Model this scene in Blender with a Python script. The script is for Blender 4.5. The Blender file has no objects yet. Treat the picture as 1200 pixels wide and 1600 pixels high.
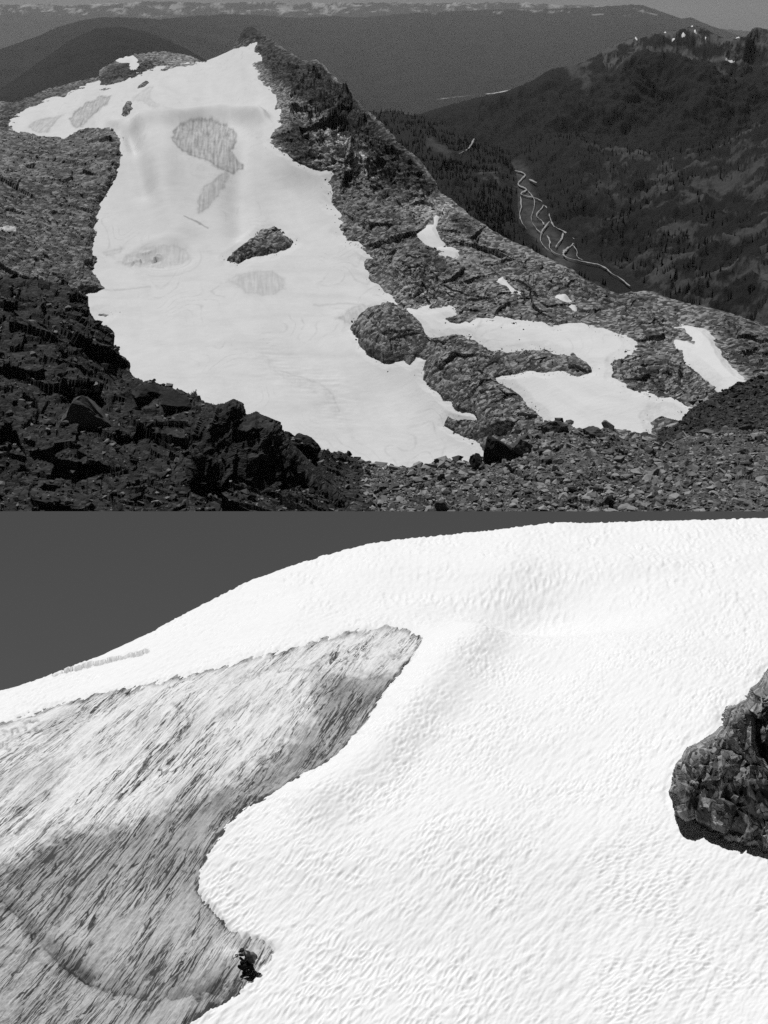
import bpy, bmesh, math, random
import numpy as np
from mathutils import Vector, Matrix

random.seed(7)
RNG = np.random.default_rng(11)
SC = bpy.context.scene
COL = SC.collection

# ------------------------------------------------------------------ camera
W, H, F = 1200.0, 1600.0, 2000.0             # photograph size and focal length in its pixels
PITCH = math.atan(790.0 / F)
cd = bpy.data.cameras.new('camera')
cd.sensor_fit = 'HORIZONTAL'; cd.sensor_width = 36.0; cd.lens = 36.0 * F / W
cd.clip_start = 0.5; cd.clip_end = 200000.0
cam = bpy.data.objects.new('camera', cd); COL.objects.link(cam)
cam.location = (0, 0, 0)
cam.rotation_euler = (math.radians(90) - PITCH, 0, 0)
SC.camera = cam

# ------------------------------------------------------------------ light
SUN_EL, SUN_AZ = math.radians(63), math.radians(-32)      # azimuth from +Y towards +X
wd = bpy.data.worlds.new('World'); SC.world = wd; wd.use_nodes = True
nt = wd.node_tree; nt.nodes.clear()
wo = nt.nodes.new('ShaderNodeOutputWorld'); bg = nt.nodes.new('ShaderNodeBackground')
sk = nt.nodes.new('ShaderNodeTexSky'); sk.sky_type = 'NISHITA'; sk.sun_disc = False
sk.sun_elevation = SUN_EL; sk.sun_rotation = SUN_AZ; sk.altitude = 2000; sk.air_density = 0.2; sk.dust_density = 0.0
sp = nt.nodes.new('ShaderNodeSeparateColor')              # black and white film behind a red filter
nt.links.new(sk.outputs[0], sp.inputs[0]); nt.links.new(sp.outputs[0], bg.inputs[0])
bg.inputs[1].default_value = 0.05
nt.links.new(bg.outputs[0], wo.inputs[0])
sd = bpy.data.lights.new('sun', 'SUN'); sd.energy = 3.75; sd.angle = math.radians(0.5)
sun = bpy.data.objects.new('sun', sd); COL.objects.link(sun)
sdir = Vector((math.sin(SUN_AZ) * math.cos(SUN_EL), math.cos(SUN_AZ) * math.cos(SUN_EL), math.sin(SUN_EL)))
sun.rotation_euler = sdir.to_track_quat('Z', 'Y').to_euler()
SC.view_settings.view_transform = 'Standard'; SC.view_settings.look = 'None'
SC.view_settings.exposure = 0.0; SC.view_settings.gamma = 1.0; SC.view_settings.use_curve_mapping = False
SC.render.engine = 'CYCLES'
SC.cycles.use_denoising = False               # the photograph is grainy film
SC.cycles.max_bounces = 4; SC.cycles.diffuse_bounces = 2; SC.cycles.glossy_bounces = 1; SC.cycles.volume_bounces = 0
SC.cycles.use_adaptive_sampling = False; SC.cycles.sample_clamp_direct = 7.0; SC.cycles.sample_clamp_indirect = 1.0

# ------------------------------------------------------------------ maths
CP, SP = math.cos(PITCH), math.sin(PITCH)
def ray_pts(u, v, Y):
    """World points seen at photograph pixel (u, v) at forward distance Y."""
    x = (np.asarray(u, float) - W / 2) / F; y = (H / 2 - np.asarray(v, float)) / F
    dy = CP + y * SP; dz = -SP + y * CP
    s = np.asarray(Y, float) / dy
    return np.stack([x * s, dy * s, dz * s], -1)
def Yz(v, z):
    y = (H / 2 - v) / F
    return z * (CP + y * SP) / (-SP + y * CP)

def _hash(ix, iy, iz, seed):
    h = (ix.astype(np.uint32) * np.uint32(374761393) + iy.astype(np.uint32) * np.uint32(668265263)
         + iz.astype(np.uint32) * np.uint32(2147483647) + np.uint32(seed * 974634 + 12345))
    h = (h ^ (h >> np.uint32(13))) * np.uint32(1274126177)
    h = (h ^ (h >> np.uint32(16))) * np.uint32(2246822519)
    return h ^ (h >> np.uint32(15))
def noise(p, seed=0):
    p = np.asarray(p, np.float64); i = np.floor(p).astype(np.int64); f = p - i
    w = f * f * f * (f * (f * 6 - 15) + 10)
    out = np.zeros(p.shape[:-1])
    for dx in (0, 1):
        for dy in (0, 1):
            for dz in (0, 1):
                h = _hash(i[..., 0] + dx, i[..., 1] + dy, i[..., 2] + dz, seed)
                gx = (h & np.uint32(1023)) / 511.5 - 1.0
                gy = ((h >> np.uint32(10)) & np.uint32(1023)) / 511.5 - 1.0
                gz = ((h >> np.uint32(20)) & np.uint32(1023)) / 511.5 - 1.0
                d = gx * (f[..., 0] - dx) + gy * (f[..., 1] - dy) + gz * (f[..., 2] - dz)
                out += d * (w[..., 0] if dx else 1 - w[..., 0]) * (w[..., 1] if dy else 1 - w[..., 1]) * (w[..., 2] if dz else 1 - w[..., 2])
    return out * 1.1
def fbm(p, octv=4, seed=0, gain=0.5, lac=2.03, ridged=False):
    a, s, out = 1.0, 1.0, 0.0
    for k in range(octv):
        n = noise(np.asarray(p) * s, seed + k)
        out = out + a * ((0.5 - 2 * np.abs(n)) if ridged else n)
        a *= gain; s *= lac
    return out
def cells(x, y, seed=0, tilt=0.6):
    """Broken-rock relief: every Voronoi cell is a facet with its own height and tilt."""
    ix, iy = np.floor(x).astype(np.int64), np.floor(y).astype(np.int64)
    best = np.full(x.shape, 1e9); val = np.zeros(x.shape); second = np.full(x.shape, 1e9)
    for dx in (-1, 0, 1):
        for dy in (-1, 0, 1):
            h = _hash(ix + dx, iy + dy, ix * 0, seed)
            h2 = _hash(ix + dx, iy + dy, ix * 0 + 1, seed)
            cx = ix + dx + (h & np.uint32(1023)) / 1023.0
            cy = iy + dy + ((h >> np.uint32(10)) & np.uint32(1023)) / 1023.0
            ex, ey = x - cx, y - cy; d = ex * ex + ey * ey
            hv = ((h >> np.uint32(20)) & np.uint32(1023)) / 1023.0
            gx = (h2 & np.uint32(1023)) / 511.5 - 1; gy = ((h2 >> np.uint32(10)) & np.uint32(1023)) / 511.5 - 1
            v = hv + tilt * (gx * ex + gy * ey)
            m = d < best
            second = np.where(m, best, np.minimum(second, d))
            val = np.where(m, v, val); best = np.where(m, d, best)
    return val - 0.5, np.sqrt(second) - np.sqrt(best)
def sstep(a, b, x):
    t = np.clip((x - a) / (b - a), 0, 1); return t * t * (3 - 2 * t)
def segdist(px, py, a, b):
    ax, ay = a; bx, by = b; dx, dy = bx - ax, by - ay
    t = np.clip(((px - ax) * dx + (py - ay) * dy) / max(dx * dx + dy * dy, 1e-9), 0, 1)
    return (px - ax - t * dx) ** 2 + (py - ay - t * dy) ** 2
def linedist(px, py, line):
    d = np.full(px.shape, 1e18)
    for a, b in zip(line[:-1], line[1:]): d = np.minimum(d, segdist(px, py, a, b))
    return np.sqrt(d)
def sdf(px, py, poly):
    """Signed distance in pixels, positive inside."""
    d = np.full(px.shape, 1e18); ins = np.zeros(px.shape, bool)
    for a, b in zip(poly, poly[1:] + poly[:1]):
        d = np.minimum(d, segdist(px, py, a, b))
        if a[1] != b[1]:
            c = ((a[1] > py) != (b[1] > py)) & (px < (b[0] - a[0]) * (py - a[1]) / (b[1] - a[1]) + a[0])
            ins ^= c
    return np.where(ins, 1, -1) * np.sqrt(d)
class Depth:
    """Thin-plate surface through (u, v, Y), exact for planes in perspective."""
    def __init__(s, pts):
        p = np.array(pts, float); s.c = p[:, :2] / 400.0; w = 1.0 / p[:, 2]
        s.m = w.mean(); n = len(p)
        A = np.zeros((n + 3, n + 3)); A[:n, :n] = s.k(s.c, s.c) + np.eye(n) * 1e-4
        A[:n, n] = 1; A[:n, n + 1:] = s.c; A[n:, :n] = A[:n, n:].T
        s.w = np.linalg.solve(A, np.concatenate([w / s.m, [0, 0, 0]]))
    def k(s, a, b):
        d = ((a[:, None, :] - b[None, :, :]) ** 2).sum(-1); return 0.5 * d * np.log(d + 1e-12)
    def __call__(s, u, v):
        sh = u.shape; q = np.stack([u.ravel(), v.ravel()], -1) / 400.0; out = np.empty(len(q)); n = len(s.c)
        for i in range(0, len(q), 40000):
            b = q[i:i + 40000]; out[i:i + 40000] = s.k(b, s.c) @ s.w[:n] + s.w[n] + b @ s.w[n + 1:]
        return (1.0 / (np.maximum(out, 0.03) * s.m)).reshape(sh)
def curve(line, u):
    a = np.array(line, float); return np.interp(u, a[:, 0], a[:, 1])
def normals(P):
    a = np.gradient(P, axis=0); b = np.gradient(P, axis=1)
    n = np.cross(a, b); n /= np.linalg.norm(n, axis=-1, keepdims=True) + 1e-12
    return np.where((n[..., 2:] < 0), -n, n)

# ------------------------------------------------------------------ objects
def tag(o, label=None, cat=None, group=None, kind=None):
    if label: o['label'] = label
    if cat: o['category'] = cat
    if group: o['group'] = group
    if kind: o['kind'] = kind
    return o
def link(name, me, mat, parent=None):
    o = bpy.data.objects.new(name, me); COL.objects.link(o)
    if mat: me.materials.append(mat)
    if parent: o.parent = parent
    return o
def empty(name, loc=(0, 0, 0), rz=0):
    o = bpy.data.objects.new(name, None); COL.objects.link(o); o.location = loc; o.rotation_euler = (0, 0, rz)
    o.empty_display_size = 0.2
    return o
def raw_mesh(name, verts, faces, attrs=None, smooth=True):
    """verts (n,3), faces (m,k) numpy arrays, k = 3 or 4."""
    me = bpy.data.meshes.new(name); n, (m, k) = len(verts), faces.shape
    me.vertices.add(n); me.vertices.foreach_set('co', np.ascontiguousarray(verts, np.float32).ravel())
    me.loops.add(m * k); me.loops.foreach_set('vertex_index', np.ascontiguousarray(faces, np.int32).ravel())
    me.polygons.add(m); me.polygons.foreach_set('loop_start', np.arange(0, m * k, k, dtype=np.int32))
    me.polygons.foreach_set('loop_total', np.full(m, k, np.int32))
    me.polygons.foreach_set('use_smooth', np.full(m, smooth))
    for key, val in (attrs or {}).items():
        a = me.attributes.new(key, 'FLOAT', 'POINT'); a.data.foreach_set('value', np.ascontiguousarray(val, np.float32).ravel())
    me.update(calc_edges=True); me.validate()
    return me
def grid_object(name, P, mat, keep=None, attrs=None, parent=None, smooth=True):
    nu, nv = P.shape[:2]; idx = np.arange(nu * nv).reshape(nu, nv)
    q = np.stack([idx[:-1, :-1], idx[1:, :-1], idx[1:, 1:], idx[:-1, 1:]], -1)
    if keep is not None:
        k = keep[:-1, :-1] | keep[1:, :-1] | keep[1:, 1:] | keep[:-1, 1:]; q = q[k]
    q = q.reshape(-1, 4)
    used = np.unique(q); remap = np.full(nu * nv, -1); remap[used] = np.arange(len(used))
    V = P.reshape(-1, 3)[used]
    # faces wound to face upward / towards the camera
    c = np.cross(V[remap[q[:, 1]]] - V[remap[q[:, 0]]], V[remap[q[:, 3]]] - V[remap[q[:, 0]]])
    if np.mean((c * (-V[remap[q[:, 0]]])).sum(-1) > 0) < 0.5: q = q[:, ::-1]
    at = {k2: a.reshape(-1)[used] for k2, a in (attrs or {}).items()}
    return link(name, raw_mesh(name, V, remap[q], at, smooth), mat, parent)
class Sheet:
    """A terrain sheet: photograph rows from the hidden foot up to the skyline, then a far side that falls away."""
    def __init__(s, top, bottom, depth, u0=-90, u1=1290, su=1.6, sv=1.6, back=8, bstep=0.02, bslope=0.8, jag=0.0, jw=None):
        s.us = np.arange(u0, u1 + su, su); nu = len(s.us)
        tp = curve(top, s.us); bt = np.maximum(curve(bottom, s.us), tp + 4)
        if jag: tp = tp - jag * (1 if jw is None else jw(s.us)) * fbm(np.stack([s.us / 9, s.us * 0, s.us * 0], -1), 4, 77)
        n = int(max((bt - tp).max() / sv, 4)); t = np.linspace(0, 1, n + 1)
        s.u = np.repeat(s.us[:, None], n + 1, 1); s.v = bt[:, None] + (tp - bt)[:, None] * t[None, :]
        s.Y = depth(s.u, s.v); s.P = ray_pts(s.u, s.v, s.Y); s.nf = n + 1
        rows, Q = [], s.P[:, -1]
        for k in range(1, back + 1):
            d = bstep * Q[:, 1:2] * k
            D = d * (Q[:, :2] / (np.linalg.norm(Q[:, :2], axis=1, keepdims=True)))
            z = Q[:, 2:] - d * (bslope * (0.45 + 0.55 * min(1, k / 4)))
            rows.append(np.concatenate([Q[:, :2] + D, z], 1))
        if rows:
            s.P = np.concatenate([s.P, np.stack(rows, 1)], 1)
            ex = lambda a: np.concatenate([a, np.repeat(a[:, -1:], back, 1)], 1)
            s.u, s.Y = ex(s.u), ex(s.Y); s.v = np.concatenate([s.v, tp[:, None] - 3.0 * np.arange(1, back + 1)[None]], 1)
        s.N = normals(s.P); s.px = s.Y / F            # metres per photograph pixel

# ------------------------------------------------------------------ materials
def mat_new(name):
    m = bpy.data.materials.new(name); m.use_nodes = True; t = m.node_tree; t.nodes.clear()
    o = t.nodes.new('ShaderNodeOutputMaterial'); b = t.nodes.new('ShaderNodeBsdfPrincipled')
    t.links.new(b.outputs[0], o.inputs[0]); b.inputs['Roughness'].default_value = 0.9
    b.inputs['Specular IOR Level'].default_value = 0.15
    return m, t, b
def nd(t, typ, **kw):
    n = t.nodes.new(typ)
    for k, v in kw.items(): setattr(n, k, v)
    return n
def coords(t, scale=(1, 1, 1), rot=(0, 0, 0)):
    tc = nd(t, 'ShaderNodeTexCoord')
    r = nd(t, 'ShaderNodeMapping'); r.inputs['Rotation'].default_value = rot
    s = nd(t, 'ShaderNodeMapping'); s.inputs['Scale'].default_value = scale
    t.links.new(tc.outputs['Object'], r.inputs[0]); t.links.new(r.outputs[0], s.inputs[0]); return s.outputs[0]
def tex_noise(t, vec, scale, detail=5, rough=0.6, dist=0.0):
    n = nd(t, 'ShaderNodeTexNoise'); n.inputs['Scale'].default_value = scale; n.inputs['Detail'].default_value = detail
    n.inputs['Roughness'].default_value = rough; n.inputs['Distortion'].default_value = dist
    t.links.new(vec, n.inputs['Vector']); return n.outputs[0]
def math_n(t, op, a, b=None, clamp=False):
    n = nd(t, 'ShaderNodeMath', operation=op, use_clamp=clamp)
    for i, x in enumerate((a, b)):
        if x is None: continue
        if isinstance(x, (int, float)): n.inputs[i].default_value = x
        else: t.links.new(x, n.inputs[i])
    return n.outputs[0]
def remap(t, x, a, b, c, d):
    n = nd(t, 'ShaderNodeMapRange'); t.links.new(x, n.inputs[0])
    for i, q in enumerate((a, b, c, d)): n.inputs[i + 1].default_value = q
    return n.outputs[0]
def grey(t, val):
    n = nd(t, 'ShaderNodeCombineColor')
    for i in range(3): t.links.new(val, n.inputs[i])
    return n.outputs[0]
def attr(t, name):
    n = nd(t, 'ShaderNodeAttribute'); n.attribute_name = name; return n.outputs['Fac']
def bump(t, b, h, strength, dist):
    n = nd(t, 'ShaderNodeBump'); n.inputs['Strength'].default_value = strength; n.inputs['Distance'].default_value = dist
    t.links.new(h, n.inputs['Height']); t.links.new(n.outputs[0], b.inputs['Normal'])
def rock_mat(name, lo, hi, size, bstr=0.5, strat=(1, 1, 1), rot=(0, 0, 0), speck=0.35, cell=4.0, tone=False):
    """size: metres of the coarse mottling; single stones show as lighter and darker cells."""
    m, t, b = mat_new(name)
    v = coords(t, strat, rot)
    n1 = tex_noise(t, v, 1.0 / size, 6, 0.62, 0.5); n2 = tex_noise(t, v, 7.0 / size, 5, 0.65)
    n3 = tex_noise(t, v, 0.15 / size, 3, 0.5)
    vo = nd(t, 'ShaderNodeTexVoronoi'); vo.inputs['Scale'].default_value = cell / size; t.links.new(v, vo.inputs['Vector'])
    cellv = nd_out(vo, 'Color', t)
    s = math_n(t, 'ADD', math_n(t, 'MULTIPLY', n1, 0.40), math_n(t, 'ADD', math_n(t, 'MULTIPLY', n2, 0.30), math_n(t, 'MULTIPLY', n3, 0.45)))
    s = math_n(t, 'ADD', s, math_n(t, 'MULTIPLY', math_n(t, 'SUBTRACT', math_n(t, 'POWER', cellv, 2.0), 0.33), speck))
    c = remap(t, s, 0.40, 0.85, lo, hi)
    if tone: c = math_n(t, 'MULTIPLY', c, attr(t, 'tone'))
    t.links.new(grey(t, c), b.inputs['Base Color'])
    ve = nd(t, 'ShaderNodeTexVoronoi', feature='DISTANCE_TO_EDGE'); ve.inputs['Scale'].default_value = cell / size; t.links.new(v, ve.inputs['Vector'])
    e = remap(t, ve.outputs[0], 0.0, 0.15, 0, 0.5)
    bump(t, b, math_n(t, 'ADD', math_n(t, 'ADD', n1, math_n(t, 'MULTIPLY', n2, 0.4)), e), bstr, size * 0.10)
    return m
def nd_out(n, key, t):
    s = nd(t, 'ShaderNodeSeparateColor'); t.links.new(n.outputs[key], s.inputs[0]); return s.outputs[0]

M = {}
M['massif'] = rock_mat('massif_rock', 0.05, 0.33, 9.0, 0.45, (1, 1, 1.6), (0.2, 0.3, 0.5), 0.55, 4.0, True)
M['slope'] = rock_mat('grey_slope_rock', 0.05, 0.28, 8.0, 0.6, (1.3, 0.8, 1.3), (0.2, 0.1, 0.6), 0.45, 2.6)
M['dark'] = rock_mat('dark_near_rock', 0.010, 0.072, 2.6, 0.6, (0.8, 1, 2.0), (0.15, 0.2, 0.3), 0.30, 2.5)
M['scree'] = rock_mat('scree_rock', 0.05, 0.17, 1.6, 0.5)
M['stone_pale'] = rock_mat('pale_stone', 0.22, 0.42, 1.0, 0.4, speck=0.1)
M['stone_mid'] = rock_mat('grey_stone', 0.13, 0.28, 1.0, 0.4, speck=0.1)
M['stone_dark'] = rock_mat('dark_stone', 0.05, 0.14, 1.0, 0.4, speck=0.1)
M['lower_rock'] = rock_mat('outcrop_rock', 0.03, 0.42, 0.8, 0.5, (1.5, 1.0, 0.6), (0.3, 0.5, 0.2), 0.35, 2.4)
M['lower_pale'] = rock_mat('pale_outcrop_rock', 0.25, 0.5, 0.35, 0.6, speck=0.2)
M['far'] = rock_mat('far_forest', 0.02, 0.05, 500.0, 0.3)
M['forest'] = rock_mat('conifer_needles', 0.006, 0.015, 4.0, 0.2)

def attr_rock(name, base, attr_name, lo, hi, other, size):
    """Rock or forest whose attribute brings in another ground cover (bare ground, snow)."""
    m, t, b = mat_new(name); v = coords(t)
    n1 = tex_noise(t, v, 1.0 / size, 8, 0.65, 0.5); n2 = tex_noise(t, v, 5.0 / size, 5, 0.7)
    s = math_n(t, 'ADD', math_n(t, 'MULTIPLY', n1, 0.6), math_n(t, 'MULTIPLY', n2, 0.4))
    c = remap(t, s, 0.36, 0.66, lo, hi)
    a = attr(t, attr_name)
    mix = nd(t, 'ShaderNodeMix'); t.links.new(a, mix.inputs[0]); t.links.new(c, mix.inputs[2])
    t.links.new(remap(t, s, 0.36, 0.66, other * 0.65, other * 1.2), mix.inputs[3])
    t.links.new(grey(t, mix.outputs[0]), b.inputs['Base Color'])
    bump(t, b, math_n(t, 'ADD', n1, n2), 0.5, size * 0.12)
    return m
M['mountain'] = attr_rock('mountain_forest_and_rock', None, 'bare', 0.004, 0.010, 0.17, 60.0)
M['valley'] = attr_rock('valley_scrub_and_rock', None, 'bare', 0.004, 0.013, 0.11, 35.0)
M['range'] = attr_rock('far_range_forest_and_snow', None, 'bare', 0.004, 0.014, 0.55, 700.0)

def snow_mat(name, base, dirt_col, size, bstr, grain):
    m, t, b = mat_new(name); v = coords(t)
    d = attr(t, 'dirt')
    n0 = tex_noise(t, v, 1.0 / size, 6, 0.6); n1 = tex_noise(t, v, 14.0 / size, 4, 0.7)
    g = math_n(t, 'ADD', math_n(t, 'MULTIPLY', math_n(t, 'SUBTRACT', n0, 0.5), 0.10), math_n(t, 'MULTIPLY', math_n(t, 'SUBTRACT', n1, 0.5), grain))
    clean = math_n(t, 'ADD', base, g)
    mix = nd(t, 'ShaderNodeMix'); t.links.new(d, mix.inputs[0]); t.links.new(clean, mix.inputs[2])
    t.links.new(math_n(t, 'ADD', math_n(t, 'MULTIPLY', g, 1.3), dirt_col), mix.inputs[3])
    t.links.new(grey(t, mix.outputs[0]), b.inputs['Base Color'])
    b.inputs['Roughness'].default_value = 0.7
    bump(t, b, math_n(t, 'ADD', n0, math_n(t, 'MULTIPLY', n1, 0.3)), bstr, size * 0.08)
    return m
M['old_snow'] = snow_mat('old_summer_snow', 0.64, 0.25, 10.0, 0.15, 0.16)
M['snow'] = snow_mat('sun_cupped_snow', 0.82, 0.45, 0.5, 0.25, 0.10)

def ice_mat():
    m, t, b = mat_new('streaked_glacier_ice')
    d = attr(t, 'dirt'); cr = attr(t, 'crack')
    va = coords(t, (2.3, 0.15, 1.0), (0, 0, math.radians(17)))     # long grooves running up the slope
    vb = coords(t, (6.0, 0.48, 2.0), (0, 0, math.radians(21)))
    vc = coords(t)
    n1 = tex_noise(t, va, 1.0, 3.2, 0.55, 1.1); n2 = tex_noise(t, vb, 1.0, 3.0, 0.55, 0.9); n3 = tex_noise(t, vc, 9.0, 6, 0.75)
    # thin wandering dark lines where dirt lies in the melt grooves, of uneven strength
    l1 = remap(t, math_n(t, 'ABSOLUTE', math_n(t, 'SUBTRACT', n1, 0.5)), 0.0, 0.036, 1, 0)
    l2 = remap(t, math_n(t, 'ABSOLUTE', math_n(t, 'SUBTRACT', n2, 0.5)), 0.0, 0.055, 1, 0)
    nw = tex_noise(t, coords(t, (0.7, 0.16, 1.0), (0, 0, math.radians(18))), 1.0, 3, 0.5)
    k = remap(t, nw, 0.38, 0.60, 0.15, 1.25)
    s = math_n(t, 'ADD', math_n(t, 'MULTIPLY', math_n(t, 'MULTIPLY', l1, k), 0.80), math_n(t, 'MULTIPLY', math_n(t, 'MULTIPLY', l2, k), 0.45))
    n4 = tex_noise(t, coords(t, (13.0, 2.0, 3.0), (0, 0, math.radians(24))), 1.0, 4, 0.65, 0.5)
    s = math_n(t, 'ADD', s, math_n(t, 'MULTIPLY', math_n(t, 'SUBTRACT', n4, 0.5), -0.6))
    s = math_n(t, 'ADD', s, math_n(t, 'MULTIPLY', math_n(t, 'SUBTRACT', n2, 0.5), -0.35))
    s = math_n(t, 'ADD', s, math_n(t, 'MULTIPLY', math_n(t, 'SUBTRACT', n3, 0.5), 0.45))
    s = math_n(t, 'ADD', math_n(t, 'MULTIPLY', s, 0.9), math_n(t, 'MULTIPLY', d, 0.85))
    c = remap(t, s, 0.0, 1.0, 0.80, 0.05)
    c = math_n(t, 'MULTIPLY', c, math_n(t, 'SUBTRACT', 1.0, math_n(t, 'MULTIPLY', cr, 0.9)))
    c = math_n(t, 'MAXIMUM', c, 0.03)
    t.links.new(grey(t, c), b.inputs['Base Color']); b.inputs['Roughness'].default_value = 0.6
    h = math_n(t, 'ADD', math_n(t, 'MULTIPLY', n1, 0.8), math_n(t, 'ADD', math_n(t, 'MULTIPLY', n2, 0.45), math_n(t, 'MULTIPLY', n3, 0.25)))
    bump(t, b, h, 0.5, 0.16)
    return m
M['ice'] = ice_mat()
def plain(name, col, rough=0.8, spec=0.2, var=0.25, size=0.1):
    m, t, b = mat_new(name); v = coords(t); n = tex_noise(t, v, 1.0 / size, 4, 0.6)
    t.links.new(grey(t, remap(t, n, 0.3, 0.7, col * (1 - var), col * (1 + var))), b.inputs['Base Color'])
    b.inputs['Roughness'].default_value = rough; b.inputs['Specular IOR Level'].default_value = spec
    return m
M['water'] = plain('silty_stream_water', 0.36, 0.35, 0.5, 0.35, 9.0)
M['lake'] = plain('lake_water', 0.65, 0.3, 0.5, 0.1, 400.0)
M['road'] = plain('gravel_track', 0.30, 0.9, 0.1, 0.3, 10.0)

# ------------------------------------------------------------------ haze
def box(name, lo, hi, mat):
    bm = bmesh.new(); bmesh.ops.create_cube(bm, size=1.0)
    for q in bm.verts:
        q.co = Vector([lo[i] + (q.co[i] + 0.5) * (hi[i] - lo[i]) for i in range(3)])
    me = bpy.data.meshes.new(name); bm.to_mesh(me); bm.free(); return link(name, me, mat)
hm = bpy.data.materials.new('thin_blue_air'); hm.use_nodes = True; t = hm.node_tree; t.nodes.clear()
o_ = t.nodes.new('ShaderNodeOutputMaterial'); pv = t.nodes.new('ShaderNodeVolumePrincipled')
pv.inputs['Density'].default_value = 0.8e-5; pv.inputs['Color'].default_value = (0.95, 0.95, 0.95, 1); pv.inputs['Anisotropy'].default_value = 0.15
t.links.new(pv.outputs[0], o_.inputs['Volume'])
tag(box('haze', (-36000, -300, -2300), (36000, 64500, 1300), hm), kind='stuff')

# ------------------------------------------------------------------ far country
gp = raw_mesh('plain', np.array([[-35000, -200, -2250], [35000, -200, -2250], [35000, 64000, -2250], [-35000, 64000, -2250]], float), np.array([[0, 1, 2, 3]]))
tag(link('ground', gp, M['far']), kind='structure')

s = Sheet([(-90, 9), (0, 7), (60, 5), (140, 6), (230, 3), (320, 5), (420, 3), (520, 5), (620, 5), (740, 4), (850, 6), (930, 8), (990, 16), (1060, 40), (1290, 60)],
          [(-90, 150), (1290, 150)], Depth([(0, 5, 58000), (600, 4, 60000), (1200, 20, 60000), (0, 150, 45000), (600, 150, 45000), (1200, 150, 45000)]), su=3, sv=1.5, back=3, jag=3)
R = s.P / np.array([3000, 3000, 1500]); dsp = fbm(R, 6, 3, 0.55, ridged=True)
s.P = s.P + s.N * (260 * (dsp - 0.4) * sstep(0, 8, s.v - s.v[:, s.nf - 1][:, None] + 3)[..., None].squeeze(-1))[..., None]
hi = (s.v < 26 + 10 * fbm(s.P / 4000, 3, 8)) * 0.6 * sstep(0.12, 0.5, fbm(s.P / np.array([700, 1500, 260]), 5, 21, 0.7) + 0.010 * (16 - s.v) + 0.25 * fbm(s.P / 5000, 2, 22))
tag(grid_object('far_mountain_range', s.P, M['range'], attrs={'bare': hi}), kind='structure')

s = Sheet([(-90, 100), (0, 77), (30, 66), (60, 56), (90, 42), (130, 31), (160, 27), (200, 27), (250, 30), (300, 25), (350, 22), (400, 23), (470, 28), (520, 25), (560, 27), (640, 21), (700, 18), (760, 15), (850, 14), (930, 11), (985, 7), (1005, 8), (1025, 15), (1050, 24), (1065, 29), (1080, 27), (1100, 36), (1130, 47), (1155, 55), (1200, 62), (1290, 70)],
          [(-90, 260), (1290, 260)], Depth([(0, 77, 19000), (160, 27, 23000), (300, 25, 29000), (650, 20, 36000), (1000, 7, 39000), (1200, 60, 38000), (0, 190, 13500), (300, 180, 16500), (600, 175, 19500), (800, 150, 22000), (1000, 180, 20000), (1200, 200, 19000), (600, 250, 13500), (0, 260, 10500)]), su=2.4, sv=2, back=4, jag=1.5)
dsp = fbm(s.P / np.array([1900, 2600, 1400]), 6, 5, 0.5, ridged=True)
s.P = s.P + s.N * (130 * (dsp - 0.3) * sstep(2, 25, s.v - s.v[:, s.nf - 1][:, None]))[..., None]
sn = (s.v < 24) * sstep(0.3, 0.6, fbm(s.P / np.array([600, 1200, 300]), 4, 31, 0.6)) * 0.5
tag(grid_object('forested_mountain_range', s.P, M['range'], attrs={'bare': sn}), kind='structure')

s = Sheet([(-90, 180), (0, 140), (40, 112), (80, 84), (110, 62), (150, 44), (190, 42), (230, 50), (290, 75), (350, 110), (430, 150), (520, 190), (1290, 300)],
          [(-90, 330), (1290, 330)], Depth([(0, 140, 9500), (150, 44, 11500), (300, 80, 11000), (520, 190, 9500), (0, 320, 4800), (300, 320, 4800), (700, 330, 4700)]), u1=560, su=2.4, sv=2.2, back=4, jag=1.2)
dsp = fbm(s.P / np.array([1500, 1900, 1000]), 6, 15, 0.5, ridged=True)
s.P = s.P + s.N * (90 * (dsp - 0.3) * sstep(2, 25, s.v - s.v[:, s.nf - 1][:, None]))[..., None]
tag(grid_object('forested_spur', s.P, M['range'], attrs={'bare': s.v * 0}), kind='structure')

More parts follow.
